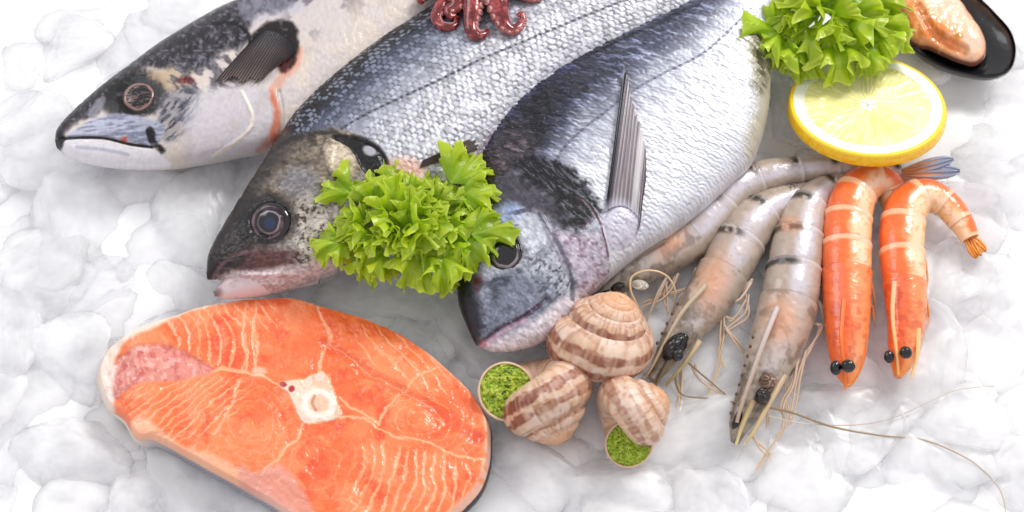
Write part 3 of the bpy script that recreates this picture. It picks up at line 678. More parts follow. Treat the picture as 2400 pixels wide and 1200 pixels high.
def fin_r(U, R, ray, q):
    n = fbm(U * 30, R * 3, 5); c = np.tile(C(176, 166, 166), (len(U), 1))
    c = mix(c, (112, 104, 112), (1 - ray) * 0.65); c = mix(c, (40, 40, 54), sst(0.16, 0.04, U)); c = mix(c, (232, 228, 228), sst(0.5, 0.58, U) * sst(0.74, 0.64, U) * 0.8)
    c = mix(c, (206, 204, 216), sst(0.12, 0.0, R) * 0.8); return mix(c, (84, 80, 96), sst(0.55, 0.75, n) * 0.35)
fin('pectoral_fin', [(1418, 500), (1440, 488), (1470, 490), (1500, 520), (1496, 545)], [(1464, 146), (1470, 170), (1486, 250), (1512, 340), (1515, 420)], br_root, fin_r, 13, (7, 15), 120, 130, ['body'], fray=0.05)
def rootc(q, v):
    n = fbm(q[:, 0] / 8, q[:, 1] / 8, 3); c = np.tile(C(206, 202, 214), (len(q), 1)); return mix(c, (150, 146, 164), sst(0.5, 0.75, n) * 0.6)
pa = [(1412, 515), (1432, 484), (1460, 476), (1492, 495), (1508, 520), (1495, 550), (1475, 580), (1440, 590), (1418, 560)]
q, r, c = radial(pa, 90, 30, 0)
CPz = np.array([[cast(p[0], p[1], ['body'])[0][2] for p in closed(pa, 16)]]).mean()
P = np.zeros(q.shape[:2] + (3,))
for i in range(q.shape[0]):
    for j in range(q.shape[1]): P[i, j] = cast(q[i, j, 0], q[i, j, 1], ['body.002'])[0] + np.array([0, 0, 1]) * (13 * (1 - r[i] ** 2.5) - 1)
mk('fin_root', P.reshape(-1, 3), gridf(30, 90, True), rootc(q.reshape(-1, 2), None), FISH, br_root, 0.4, 0.1)
q2 = [(1797, 165), (1806, 175), (1806, 235), (1798, 245)]
fin('anal_fin', [(1790, 165), (1794, 205), (1790, 245)], [(1806, 160), (1808, 205), (1799, 248)], br_root, lambda U, R, ray, q: np.tile(C(60, 52, 50), (len(U), 1)), 10, (-30, -34), 50, 12, ['body.002'])

# ------------------------------------------------------------------ salmon steak
ss = thing('salmon_steak', 700, 950, 0, 'thick orange salmon steak with a pale backbone in its middle, lying on ice', 'fish steak')
SO = [(221, 850), (238, 803), (290, 772), (350, 747), (430, 722), (520, 700), (600, 691), (680, 691), (760, 711), (850, 735), (930, 770), (1000, 815), (1060, 865), (1110, 915), (1143, 968), (1150, 1020), (1146, 1078), (1128, 1130), (1095, 1170), (1045, 1210), (950, 1238), (820, 1240), (710, 1215), (625, 1165), (550, 1122), (480, 1085), (425, 1052), (360, 1018), (315, 1012), (285, 965), (250, 935), (230, 895)]
nA, nR = 1150, 300
q, r, cc = radial(SO, nA, nR, 0); qf = q.reshape(-1, 2); rr = np.repeat(r, nA); x, y = qf[:, 0], qf[:, 1]; N = len(qf)
wx = x + (fbm(x / 40, y / 40, 51) - 0.5) * 22; wy = y + (fbm(x / 40, y / 40, 52) - 0.5) * 22; wq = np.stack([wx, wy], -1)
n1 = fbm(x / 70, y / 70, 2); n2 = fbm(x / 14, y / 14, 4); n3 = fbm(x / 5, y / 5, 6, 3)
col = np.tile(C(246, 122, 72), (N, 1)); col = mix(col, (250, 146, 100), sst(0.35, 0.7, n1)); col = mix(col, (224, 84, 40), sst(0.55, 0.8, fbm(x / 45, y / 45, 9)) * 0.6)
col = mix(col, (250, 160, 120), sst(0.52, 0.72, n2) * 0.28)
fat = np.zeros(N)
def stripes(f, zone, sp, wd=0.14, amp=1.0, seed=0, fq=q):
    g = f / sp + (fbm(x / 60, y / 60, 60 + seed) - 0.5) * 0.9; d = np.abs(g - np.round(g))
    k = hash2(np.round(g) + 40, np.round(g) * 0 + seed, 3)
    return (1 - sst(wd * 0.35, wd, d)) * zone * amp * (0.6 + 0.4 * k) * (0.5 + 0.5 * sst(0.25, 0.5, fbm(x / 25, y / 25, 70 + seed)))
zA = poly(qf, [(385, 800), (400, 745), (520, 712), (640, 705), (620, 800), (600, 865), (520, 862), (450, 830)], 10)
fat = np.maximum(fat, stripes(wx + 0.00055 * (wy - 800) ** 2 * 8 - 0.18 * wy, zA, 27, 0.17, 1.0, 1))
zB = poly(qf, [(300, 915), (400, 898), (560, 885), (560, 960), (500, 1010), (380, 1030), (310, 990)], 10)
fat = np.maximum(fat, stripes(wy + 0.62 * wx + 0.0006 * (wx - 300) ** 2, zB, 21, 0.19, 1.0, 2))
rC = np.hypot(wx - 760, (wy - 1060) * 0.8)
zC = poly(qf, [(850, 1050), (960, 1050), (1090, 1085), (1120, 1120), (1060, 1190), (900, 1230), (820, 1200)], 14)
fat = np.maximum(fat, stripes(rC, zC, 24, 0.19, 1.0, 3))
rS = np.hypot(wx - 590, (wy - 985) * 1.1); fat = np.maximum(fat, stripes(rS, ell(qf, 590, 990, 120, 110, 0, 0.45) * sst(22, 50, rS), 27, 0.12, 0.3, 4))
rS2 = np.hypot(wx - 735, (wy - 1085)); fat = np.maximum(fat, stripes(rS2, ell(qf, 740, 1090, 130, 110, 0, 0.45) * sst(22, 50, rS2), 31, 0.12, 0.28, 5))
rD_ = np.hypot(wx - 1030, (wy - 980)); zD = poly(qf, [(850, 760), (960, 790), (1050, 880), (1030, 930), (930, 880), (840, 830)], 14)
fat = np.maximum(fat, stripes(wx * 0.9 - wy * 0.75, zD, 32, 0.14, 0.9, 6))
zE = poly(qf, [(900, 930), (1000, 920), (1100, 960), (1140, 1050), (1060, 1060), (920, 1010)], 16)
fat = np.maximum(fat, stripes(np.hypot(wx - 980, (wy - 985) * 1.5), zE, 26, 0.12, 0.5, 7))
for pts, wd in [([(480, 866), (540, 868), (600, 880), (660, 900)], 6), ([(752, 875), (752, 830), (770, 795), (768, 760), (745, 722), (735, 700)], 5),
                ([(796, 975), (850, 985), (930, 1020), (1010, 1040), (1100, 1072), (1140, 1075)], 4), ([(715, 990), (690, 1030), (645, 1075), (615, 1115), (600, 1140)], 4),
                ([(885, 990), (930, 930), (980, 880), (1030, 855)], 2.5), ([(800, 930), (850, 975), (885, 992)], 3), ([(575, 870), (570, 780), (578, 705)], 4), ([(600, 870), (592, 790), (600, 712)], 3),
                ([(560, 890), (545, 950), (500, 1020)], 2.5), ([(770, 800), (860, 870), (930, 910), (1010, 950)], 2)]:
    fat = np.maximum(fat, stroke(wq, pts, wd * 0.55, 4) * 0.85)
col = mix(col, (255, 186, 146), np.clip(fat * 1.2, 0, 1) * 0.85)
dk = stroke(wq, [(760, 800), (830, 850), (900, 895), (960, 925), (1040, 970), (1120, 1030)], 9, 14)
col = mix(col, (206, 66, 30), dk * 0.3)
pinkp = poly(qf, [(245, 880), (262, 845), (300, 815), (360, 805), (440, 825), (480, 850), (502, 872), (440, 888), (350, 895), (300, 905), (262, 925), (245, 910)], 7, 8, 18)
pc = mix(np.tile(C(226, 150, 136), (N, 1)), (200, 106, 100), sst(0.45, 0.65, fbm(x / 14, y / 20, 81)) * 0.7); pc = mix(pc, (244, 200, 190), sst(0.58, 0.7, n2) * 0.6)
col = mix(col, pc, pinkp)
mem = poly(qf, [(205, 870), (225, 800), (290, 762), (430, 712), (560, 680), (560, 700), (430, 733), (340, 775), (290, 800), (262, 838), (268, 850), (262, 900), (262, 945), (235, 930)], 7, 4, 22)
col = mix(col, (240, 226, 214), mem * 0.9)
col = mix(col, (250, 196, 166), poly(qf, [(300, 1000), (330, 975), (430, 1040), (520, 1075), (600, 1125), (700, 1200), (620, 1180), (480, 1100), (340, 1035)], 8, 6, 18) * 0.75)
col = mix(col, (226, 160, 146), poly(qf, [(560, 1090), (610, 1105), (660, 1090), (700, 1130), (740, 1200), (800, 1260), (640, 1230), (570, 1140)], 9, 8, 18) * 0.85)
rim = sst(0.955, 0.985, rr); col = mix(col, (238, 196, 176), rim * sst(560, 700, x) * 0.85 * sst(0.3, 0.5, fbm(x / 30, y / 30, 82)))
bone = poly(qf, [(655, 905), (668, 896), (712, 888), (752, 872), (774, 895), (790, 940), (800, 972), (786, 984), (730, 994), (705, 985), (690, 955), (676, 925)], 4, 3, 14)
bc = mix(np.tile(C(238, 212, 192), (N, 1)), (226, 176, 146), sst(0.5, 0.7, n2) * 0.5)
rb = np.hypot((x - 748) / 34, (y - 948) / 30) + (n2 - 0.5) * 0.3
bc = mix(bc, (250, 240, 230), (1 - sst(0.10, 0.45, np.abs(rb - 0.95))) * 0.7); bc = mix(bc, (230, 186, 156), sst(0.8, 0.5, rb) * 0.6); bc = mix(bc, (190, 120, 90), stroke(qf, [(738, 930), (732, 945), (740, 962)], 3, 4) * 0.6)
col = mix(col, bc, bone)
for e in ((664, 903, 9, 6), (684, 914, 7, 8)): col = mix(col, (172, 44, 44), ell(qf, e[0], e[1], e[2], e[3], 20, 0.35) * 0.9)
col = mix(col, (248, 206, 186), ell(qf, 608, 872, 16, 12, 0, 0.4) * 0.7)
topz = 92 - 10 * rr ** 6 + (n1 - 0.5) * 14 + (n2 - 0.5) * 3.0 + (n3 - 0.5) * 1.2 - fat * 1.6 + bone * 3 - dk * 4 - pinkp * 6 - 26 * ((1 - sst(220, 330, x)) * (y > 700))
topz = topz - 26 * sst(0.97, 1.0, rr) ** 2
P = G(qf[:, 0], qf[:, 1], 90); P[:, 2] = topz
grain = 0.30 + 0.22 * n2
mk('flesh', P, gridf(nR, nA, True), col, FLESH, ss, grain, 0, bvh=True)
# skin wraps the side below the cut face
ring = P[-nA:]; ctr = P[:, :2].mean(0); hs = np.linspace(0, 1, 22)
SK = []
for h in hs:
    R = ring.copy(); R[:, 2] = ring[:, 2] * (1 - h) + 4 * h - 0; out = 1 + 0.012 * math.sin(h * math.pi) - 0.05 * h ** 3
    R[:, :2] = ctr + (ring[:, :2] - ctr) * out; SK.append(R)
SK = np.array(SK); sq = Q(SK.reshape(-1, 3)); hh = np.repeat(hs, nA)
aS = np.arange(nA); rel, edge, r1, r2, tilt = scales(np.tile(aS * 2.6, 22), hh * 90, 13, 11)
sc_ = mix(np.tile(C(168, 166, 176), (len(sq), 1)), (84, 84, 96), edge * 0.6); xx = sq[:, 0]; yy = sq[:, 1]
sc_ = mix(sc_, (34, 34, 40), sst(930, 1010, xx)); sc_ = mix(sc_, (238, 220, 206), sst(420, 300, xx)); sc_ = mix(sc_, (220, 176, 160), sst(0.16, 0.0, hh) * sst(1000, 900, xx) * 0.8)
mk('skin', SK.reshape(-1, 3), gridf(22, nA, True), sc_, FISH, ss, 0.35, 0.15)

# ------------------------------------------------------------------ prawns
def prawn(label, pts, fh, kind, seed, tail=None, orange=None, cutoff=None):
    """pts: (px, py, radius, height) from the front of the head to the tail"""
    pth = resamp(pts, 400)
    P3 = G(pth[:, 0], pth[:, 1], pth[:, 3]); rad = pth[:, 2]
    root = thing('raw_prawn' if kind == 'raw' else 'cooked_prawn', pth[150, 0], pth[150, 1], 0, label, 'prawn', 'raw grey prawns' if kind == 'raw' else 'cooked orange prawns')
    base_c = C(180, 165, 152) if kind == 'raw' else C(246, 158, 110)
    def ring(path, rd, m=72, flat=0.92):
        V, F, tr = tube(path, rd, m, flat, True); return V, F, tr
    def paintc(V, t, m, head, part_i=0):
        q = Q(V); x, y = q[:, 0], q[:, 1]
        ang = np.concatenate([np.tile(np.linspace(0, 2 * np.pi, m, endpoint=False), len(t)), [0, 0]])
        tt = np.concatenate([np.repeat(t, m), [t[0], t[-1]]]); a = np.cos(ang)          # -1 .. 1 across, dorsal side negative
        n1 = fbm(x / 30, y / 30, seed); n2 = fbm(x / 9, y / 9, seed + 3); n3 = fbm(x / 4, y / 4, seed + 5, 2)
        n = len(q); c = np.tile(base_c, (n, 1))
        if kind == 'raw':
            c = mix(c, (212, 208, 220), sst(-0.3, 0.05, a + (n1 - 0.5) * 0.3) * sst(0.8, 0.45, a) * 0.8 * (0.5 if head else 1.0))  # lilac highlight painted into the shell colour, mostly across its middle
            c = mix(c, (176, 158, 146), sst(0.40, 0.75, n1) * 0.45); c = mix(c, (130, 118, 108), sst(0.55, 0.8, n2) * 0.22)
            c = mix(c, (214, 196, 184), sst(0.55, 0.8, n1) * 0.4)
            if head:
                c = mix(c, (146, 136, 120), sst(0.55, 0.2, tt) * 0.7); c = mix(c, (88, 80, 72), sst(0.54, 0.66, fbm(tt * 13, ang * 2.2, seed + 19, 4)) * 0.35); c = mix(c, (98, 90, 80), sst(0.5, 0.62, fbm(x / 12, y / 12, seed + 9)) * sst(0.75, 0.3, tt) * 0.5)
                c = mix(c, (140, 128, 110), stroke(q, [], 1) if False else np.zeros(n))
            else:
                band = sst(0.74, 0.88, tt) * sst(0.35, -0.2, a)
                c = mix(c, (52, 46, 40), band * sst(0.25, 0.45, fbm(x / 10, y / 10, seed + 14 + part_i)) * 0.85)
                c = mix(c, (214, 206, 206), sst(0.90, 0.96, tt) * 0.5)
        else:
            o = sst(0.22, -0.22, a + (n1 - 0.5) * 0.5)
            c = mix(c, (250, 196, 150), sst(0.5, 0.75, n1) * 0.6)
            c = mix(c, (245, 118, 58), o * 0.88)
            c = mix(c, (254, 222, 190), sst(-0.05, 0.5, a + (n1 - 0.5) * 0.4) * 0.8 * (0.35 if head else 1.0)); c = mix(c, (250, 190, 130), sst(0.6, 0.95, a) * 0.6)  # pale side away from the back, with a bright highlight painted in
            c = mix(c, (222, 92, 44), sst(0.60, 0.72, n2) * 0.25)
            if head:
                c = mix(c, (244, 116, 62), sst(0.05, 0.4, tt) * 0.45); c = mix(c, (226, 130, 110), sst(-0.75, -0.5, a) * sst(-0.1, -0.3, a) * sst(0.4, 0.8, tt) * 0.6)  # second mix paints a lilac highlight onto the dorsal side of the carapace
                c = mix(c, (176, 84, 62), sst(0.55, 0.7, fbm(x / 14, y / 18, seed + 8)) * 0.35)
                c = mix(c, (244, 140, 60), sst(0.2, 0.0, tt) * 0.8)
            else:
                c = mix(c, (254, 206, 176), sst(0.82, 0.9, tt) * 0.75)
        if orange:
            for (ox, oy, orx, ory, orot) in orange:
                c = mix(c, (226, 150, 108), ell(q + (n2 - 0.5)[:, None] * 26, ox, oy, orx * 1.15, ory * 1.15, orot, 0.8) * 0.5)
        return c, n2, n3
    def dispn(V, nring, m, amp, n2):
        c = V[:nring * m].reshape(nring, m, 3); ctr = c.mean(1, keepdims=True); d = c - ctr; d /= np.linalg.norm(d, axis=2, keepdims=True) + 1e-6
        c = c + d * ((n2[:nring * m].reshape(nring, m, 1) - 0.5) * amp); V = V.copy(); V[:nring * m] = c.reshape(-1, 3); return V
    # carapace
    n_h = int(400 * fh); idx = np.arange(0, n_h + 1)
    t = idx / n_h; path = P3[idx]; rd = rad[idx] * (1 + 0.03 * sst(0.9, 1.0, t))
    path = np.array([np.interp(np.linspace(0, 1, 150), t, path[:, k]) for k in range(3)]).T; rd = np.interp(np.linspace(0, 1, 150), t, rd)
    V, F, tr = ring(path, rd); c, n2, n3 = paintc(V, np.linspace(0, 1, 150), 72, True)
    V = dispn(V, 150, 72, 2.0, n2)
    mk('carapace', V, F, c, SHELL, root, 0.25 + 0.2 * n3, 0, tris=tr, bvh=True)
    # abdomen: overlapping segments
    ns = 6; cuts = np.linspace(n_h - 8, 399, ns + 1)
    cuts = n_h - 8 + (399 - n_h + 8) * np.array([0, .19, .38, .56, .72, .86, 1.0])
    for i in range(ns):
        a0 = cuts[i]; a1 = min(cuts[i + 1] + 7, 399); ii = np.linspace(a0, a1, 60); t = np.linspace(0, 1, 60)
        path = np.array([np.interp(ii, np.arange(400), P3[:, k]) for k in range(3)]).T
        rd = np.interp(ii, np.arange(400), rad) * (0.93 + 0.07 * sst(0, 0.5, t) + 0.035 * sst(0.8, 1, t))
        V, F, tr = ring(path, rd); c, n2, n3 = paintc(V, t, 72, False, i); V = dispn(V, 60, 72, 1.4, n2)
        mk('abdomen_segment', V, F, c, SHELL, root, 0.25 + 0.2 * n3, 0, tris=tr, bvh=True)
    if tail:
        for (p0, p1, wd, tc, te) in tail:
            n, m = 40, 24; u = np.linspace(0, 1, n); prof = np.sin(np.clip(u * 0.93 + 0.07, 0, 1) * np.pi) ** 0.55 * (0.35 + 0.65 * u); prof[-1] = 0.15
            A = np.array(p0[:2], float); B = np.array(p1[:2], float); dr = (B - A); L = np.linalg.norm(dr); dr /= L; pr = np.array([-dr[1], dr[0]])
            vv = np.linspace(-1, 1, m); qq = A + u[:, None, None] * (B - A) + (prof[:, None] * vv[None])[..., None] * wd * pr
            z = p0[2] + (p1[2] - p0[2]) * u[:, None] + 5 * (1 - vv[None] ** 2) + 2.5 * np.cos(vv[None] * 9)
            Pt = G(qq[..., 0], qq[..., 1], z); bot = Pt.copy(); bot[..., 2] -= 3
            uu = np.repeat(u, m); cc_ = mix(np.tile(np.array(tc, float), (n * m, 1)), te, sst(0.4, 0.75, uu + 0.15 * np.tile(np.cos(vv * 9), n)))
            F = gridf(n, m); ix = np.arange(n * m).reshape(n, m); loop = np.concatenate([ix[:, 0], ix[-1, 1:], ix[::-1, -1][1:], ix[0, ::-1][1:-1]]); l2 = np.roll(loop, -1)
            mk('tail_fan', np.vstack([Pt.reshape(-1, 3), bot.reshape(-1, 3)]), np.vstack([F, F[:, ::-1] + n * m, np.stack([loop, l2, l2 + n * m, loop + n * m], -1)]), np.vstack([cc_, cc_]), SHELL, root, 0.25)
    return root
def ball(root, name, px, py, z, rx, ry, rot, col, rough=0.08, mat=None, bump=0.0, on=None, lift=0):
    n, m = 40, 48; th = np.linspace(0.001, np.pi - 0.001, n); ph = np.linspace(0, 2 * np.pi, m, endpoint=False)
    c0 = G(px, py, z)
    if on: c0 = cast(px, py, on)[0] + np.array([0, 0, 1]) * lift
    c, s = math.cos(math.radians(rot)), math.sin(math.radians(rot))
    ax = c * RIGHT - s * UP; ay = s * RIGHT + c * UP
    rz = min(rx, ry)
    sn = np.sin(th)[:, None]; N1 = fbm(np.cos(ph)[None] * 2 + th[:, None] * 3 + 7, np.sin(ph)[None] * 2 + 7, 5)
    k = 1 + bump * (N1 - 0.5)
    P = c0 + (k * rx * sn * np.cos(ph)[None])[..., None] * ax + (k * ry * sn * np.sin(ph)[None])[..., None] * ay - (k * rz * np.cos(th)[:, None])[..., None] * (-FWD) * -1
    colr = np.tile(np.array(col, float), (n * m, 1)); colr = mix(colr, np.array(col) * 2.2 + 10, sst(0.55, 0.7, N1.ravel()) * 0.4)
    return mk(name, P.reshape(-1, 3), gridf(n, m, True), colr, mat or GLOSS, root, rough)
def strand(root, name, pts, r0, r1, col, mat=SHELL, on=None, base=8.0, m=8, n=90, lift=None, tip=None, blend=None):
    """thin limb or antenna; pts (px, py[, height])"""
    p = np.array([list(a) + [np.nan] * (3 - len(a)) for a in pts], float)
    for i in range(len(p)):
        if np.isnan(p[i, 2]):
            p[i, 2] = cast(p[i, 0], p[i, 1], None, base)[0][2] + r0 * 1.5
    R = resamp(p, n); P3 = G(R[:, 0], R[:, 1], R[:, 2]); V, F, tr = tube(P3, np.linspace(r0, r1, n), m)
    cc_ = np.tile(np.array(col, float), (len(V), 1))
    if tip is not None: cc_ = mix(cc_, tip, np.concatenate([np.repeat(np.linspace(0, 1, n), m), [0, 1]]))
    return mk(name, V, F, cc_, mat, root, 0.3, tris=tr)

p1 = prawn('raw prawn nearest the sea bream, its body running up under the lemon slice',
           [(1378, 706, 10, 60), (1420, 676, 28, 62), (1470, 640, 42, 60), (1540, 600, 52, 58), (1610, 562, 55, 56), (1662, 510, 56, 56), (1712, 452, 54, 54), (1775, 420, 46, 50), (1850, 404, 38, 46), (1930, 396, 32, 42), (2020, 398, 28, 40), (2110, 404, 20, 38)], 0.34, 'raw', 3,
           tail=[((2095, 408, 40), (2235, 372, 44), 22, (214, 150, 110), (150, 162, 184)), ((2095, 405, 38), (2250, 400, 40), 26, (226, 160, 120), (140, 152, 176)), ((2090, 412, 36), (2205, 436, 34), 20, (214, 170, 150), (160, 160, 172))],
           orange=[(1570, 570, 34, 18, -35)])
p2 = prawn('middle raw prawn with one round black eye, its head by the big snail shell',
           [(1528, 890, 12, 48), (1556, 846, 26, 50), (1588, 796, 38, 52), (1630, 740, 50, 54), (1672, 680, 58, 56), (1706, 622, 60, 58), (1738, 560, 60, 58), (1778, 508, 54, 54), (1835, 474, 40, 46), (1910, 456, 32, 38), (1990, 450, 26, 30), (2060, 450, 20, 26)], 0.40, 'raw', 23,
           orange=[(1672, 660, 30, 55, 15)])
p3 = prawn('raw prawn lying beside the cooked ones with very long thin antennae',
           [(1722, 1036, 10, 46), (1738, 985, 28, 48), (1770, 920, 42, 52), (1800, 850, 56, 56), (1832, 770, 65, 60), (1852, 690, 66, 64), (1864, 610, 63, 64), (1876, 545, 58, 62), (1896, 485, 48, 56), (1934, 448, 38, 46), (1990, 436, 32, 34), (2060, 436, 24, 26)], 0.46, 'raw', 43,
           orange=[(1832, 750, 34, 48, 5), (1850, 525, 22, 16, 0)])
c1 = prawn('left cooked orange prawn hanging down between raw prawn and the other cooked prawn',
           [(1987, 905, 7, 52), (1987, 878, 26, 54), (1986, 840, 40, 58), (1986, 780, 49, 64), (1985, 710, 55, 68), (1984, 640, 58, 70), (1984, 570, 58, 72), (1990, 500, 56, 72), (2010, 448, 50, 70), (2046, 424, 44, 60), (2085, 440, 38, 44), (2100, 490, 30, 32)], 0.44, 'cooked', 63)
c2 = prawn('right cooked orange prawn whose tail curls out to the right onto the ice',
           [(2104, 884, 8, 44), (2112, 852, 26, 46), (2118, 810, 36, 52), (2124, 750, 44, 58), (2122, 690, 49, 62), (2116, 620, 52, 64), (2114, 550, 53, 64), (2126, 486, 50, 62), (2166, 458, 42, 58), (2214, 476, 36, 50), (2252, 520, 30, 42), (2274, 560, 22, 34)], 0.36, 'cooked', 83,
           tail=[((2262, 542, 36), (2312, 588, 30), 16, (250, 170, 100), (236, 150, 70)), ((2260, 548, 34), (2290, 604, 26), 17, (250, 176, 100), (240, 150, 66)), ((2268, 540, 38), (2300, 598, 30), 15, (246, 150, 90), (246, 170, 90))])
# eyes
ball(c1, 'eye', 1959, 862, 96, 13, 17, 0, (22, 16, 22), bump=0.1); ball(c1, 'eye', 1988, 858, 110, 16, 15, 20, (24, 16, 22), bump=0.1)
ball(c2, 'eye', 2084, 836, 84, 12, 15, 0, (22, 16, 22), bump=0.1); ball(c2, 'eye', 2123, 826, 96, 15, 14, 30, (24, 16, 22), bump=0.1)
ball(p2, 'eye', 1583, 812, 92, 22, 38, 42, (18, 16, 20), bump=0.35); ball(p2, 'eye', 1588, 832, 104, 13, 15, 20, (16, 14, 16), bump=0.2)
ball(p3, 'eye', 1788, 928, 92, 17, 19, 0, (40, 28, 22), bump=0.4); ball(p3, 'head_organ', 1798, 892, 88, 20, 20, 0, (120, 98, 84), bump=0.6, mat=WET, rough=0.3)
ball(p3, 'eye', 1728, 985, 66, 9, 26, 18, (22, 18, 18), bump=0.3)
ball(p1, 'eye', 1402, 700, 84, 38, 11, -30, (24, 22, 22), bump=0.4); ball(p1, 'eye', 1448, 672, 98, 16, 10, -20, (30, 24, 22), bump=0.5)
ball(p1, 'head_organ', 1500, 668, 94, 20, 12, 10, (196, 190, 176), mat=WET, rough=0.2)
# rostra
strand(p3, 'rostrum', [(1822, 720, 122), (1790, 800, 122), (1762, 880, 112), (1735, 960, 96), (1727, 990, 88)], 7, 4, (206, 192, 190), tip=(170, 150, 130))
strand(p3, 'antenna_scale', [(1838, 880, 70), (1800, 950, 76), (1765, 1015, 66), (1745, 1040, 56)], 9, 3, (196, 172, 146), tip=(206, 184, 130))
strand(p3, 'antenna_scale', [(1765, 940, 84), (1742, 990, 78), (1725, 1042, 60)], 8, 3, (176, 150, 120), tip=(216, 200, 150))
strand(p2, 'rostrum', [(1655, 668, 118), (1600, 730, 112), (1560, 800, 98), (1525, 865, 80), (1510, 885, 70)], 6, 3, (198, 182, 160), tip=(170, 150, 120))
strand(p2, 'antenna_scale', [(1640, 800, 80), (1606, 850, 78), (1560, 905, 60)], 7, 3, (200, 180, 150), tip=(150, 132, 84))
strand(p2, 'antenna_scale', [(1580, 830, 80), (1556, 868, 70), (1535, 905, 56)], 9, 3, (140, 126, 104), tip=(120, 106, 70))
strand(p1, 'rostrum', [(1560, 562, 116), (1490, 604, 112), (1420, 652, 100), (1360, 702, 84), (1338, 728, 76)], 5, 3, (150, 134, 112), tip=(110, 96, 80))
strand(p1, 'antenna_scale', [(1470, 690, 84), (1420, 712, 76), (1372, 726, 64)], 7, 3, (180, 168, 140), tip=(110, 120, 118))
strand(c1, 'rostrum', [(1978, 700, 126), (1972, 790, 116), (1978, 860, 92), (1982, 912, 66)], 6, 3, (238, 130, 80), tip=(246, 130, 40))
strand(c2, 'rostrum', [(2096, 660, 116), (2092, 740, 108), (2102, 830, 90), (2106, 878, 62)], 6, 3, (246, 190, 150), tip=(250, 190, 120))
strand(c2, 'antenna_scale', [(2152, 770, 80), (2150, 830, 72), (2136, 884, 56)], 7, 3, (246, 190, 130), tip=(250, 206, 150))
strand(c1, 'antenna_scale', [(2024, 800, 80), (2020, 850, 72), (1998, 900, 56)], 7, 3, (240, 120, 60), tip=(246, 140, 60))
# rostrum teeth on the raw prawns
for rt, a, b, k in ((p3, (1768, 790, 118), (1716, 968, 92), 9), (p2, (1590, 712, 112), (1520, 850, 84), 7)):
    for i in range(k):
        f = i / (k - 1); ball(rt, 'rostrum_tooth', a[0] + (b[0] - a[0]) * f - 3, a[1] + (b[1] - a[1]) * f, a[2] + (b[2] - a[2]) * f, 3.4, 4.5, 20, (86, 66, 56), 0.3, SHELL)
# legs
PA, ORl = (214, 186, 160), (226, 178, 128)
for rt, lst in (
 (p2, [[(1762, 660, 60), (1735, 700, 60), (1700, 722, 50), (1696, 790, 30), (1680, 860, 16), (1662, 925, 10)],
       [(1755, 690, 50), (1745, 735, 40), (1700, 775, 30), (1684, 830, 20), (1700, 862, 12)],
       [(1750, 700, 46), (1720, 745, 40), (1690, 745, 36), (1685, 800, 20)], [(1700, 770, 40), (1742, 830, 14), (1770, 868, 10)],
       [(1600, 860, 30), (1598, 900, 16), (1594, 955, 10)], [(1620, 850, 30), (1640, 890, 14), (1720, 945, 10)]]),
 (p3, [[(1912, 760, 60), (1926, 770, 50), (1880, 840, 40), (1850, 890, 30), (1842, 960, 20), (1850, 985, 12)],
       [(1916, 700, 60), (1932, 760, 40), (1905, 800, 30), (1890, 832, 20)], [(1870, 830, 56), (1860, 900, 40), (1836, 950, 30), (1834, 1000, 20), (1800, 1060, 12), (1776, 1100, 8)],
       [(1890, 820, 50), (1870, 880, 34), (1858, 940, 20), (1846, 1000, 12)], [(1764, 1016, 40), (1780, 1050, 20), (1796, 1066, 12), (1808, 1078, 8)], [(1800, 960, 50), (1798, 985, 30), (1796, 1004, 14)]]),
 (p1, [[(1562, 650, 50), (1540, 690, 40), (1520, 740, 20), (1516, 760, 12)], [(1590, 640, 50), (1572, 680, 34), (1545, 705, 26), (1510, 716, 22), (1496, 728, 18)],
       [(1640, 620, 50), (1620, 668, 30), (1560, 690, 24), (1500, 712, 20)], [(1560, 660, 44), (1564, 700, 24), (1565, 740, 12)]]),
 (c1, [[(2030, 720, 60), (2044, 720, 44), (2048, 750, 30), (2054, 765, 20)], [(2036, 640, 60), (2050, 700, 40), (2052, 742, 20)]]),
 (c2, [[(2166, 600, 60), (2174, 650, 44), (2170, 690, 30)], [(2164, 700, 50), (2172, 740, 30), (2160, 790, 20), (2158, 820, 12)]])):
    for l in [x for l0 in lst for x in (l0, [(p_[0] + 9 * math.sin(k_ * 2.1 + p_[1]), p_[1] + 7 * math.cos(k_ * 1.7 + p_[0]), p_[2] - 2) for k_, p_ in enumerate(l0)])]:
        cl = ORl if rt in (c1, c2) else PA
        strand(rt, 'leg', l, 3.6, 1.3, (236, 140, 80) if rt in (c1, c2) else (214, 190, 174), tip=(218, 186, 150), n=60)
# antennae
AN = (146, 126, 98)
strand(p3, 'antenna', [(1800, 955, 60), (1860, 968, 30), (1950, 1000, 22), (2060, 1020, 18), (2160, 1030, 16), (2240, 1060, 14), (2300, 1098, 12), (2345, 1150, 10), (2358, 1210, 8), (2360, 1260, 6)], 3.0, 1.6, AN, n=200, tip=(200, 190, 176))
strand(p3, 'antenna', [(1800, 975, 50), (1880, 992, 24), (2000, 996, 18), (2090, 980, 16), (2170, 945, 14), (2240, 915, 12), (2330, 904, 12)], 1.7, 1.0, (196, 188, 178), n=160)
strand(p2, 'antenna', [(1612, 850, 40), (1660, 890, 18), (1725, 942, 14), (1780, 960, 12)], 2.4, 1.6, AN, n=80)
strand(p2, 'antenna', [(1580, 880, 40), (1600, 925, 20), (1680, 935, 16), (1730, 945, 40)], 2.4, 1.6, AN, n=80)
strand(p1, 'antenna', [(1495, 720, 76), (1478, 680, 110), (1482, 648, 124), (1520, 634, 128), (1560, 645, 116), (1582, 680, 90), (1576, 730, 40), (1566, 760, 16)], 3.0, 1.8, (216, 186, 150), n=140)
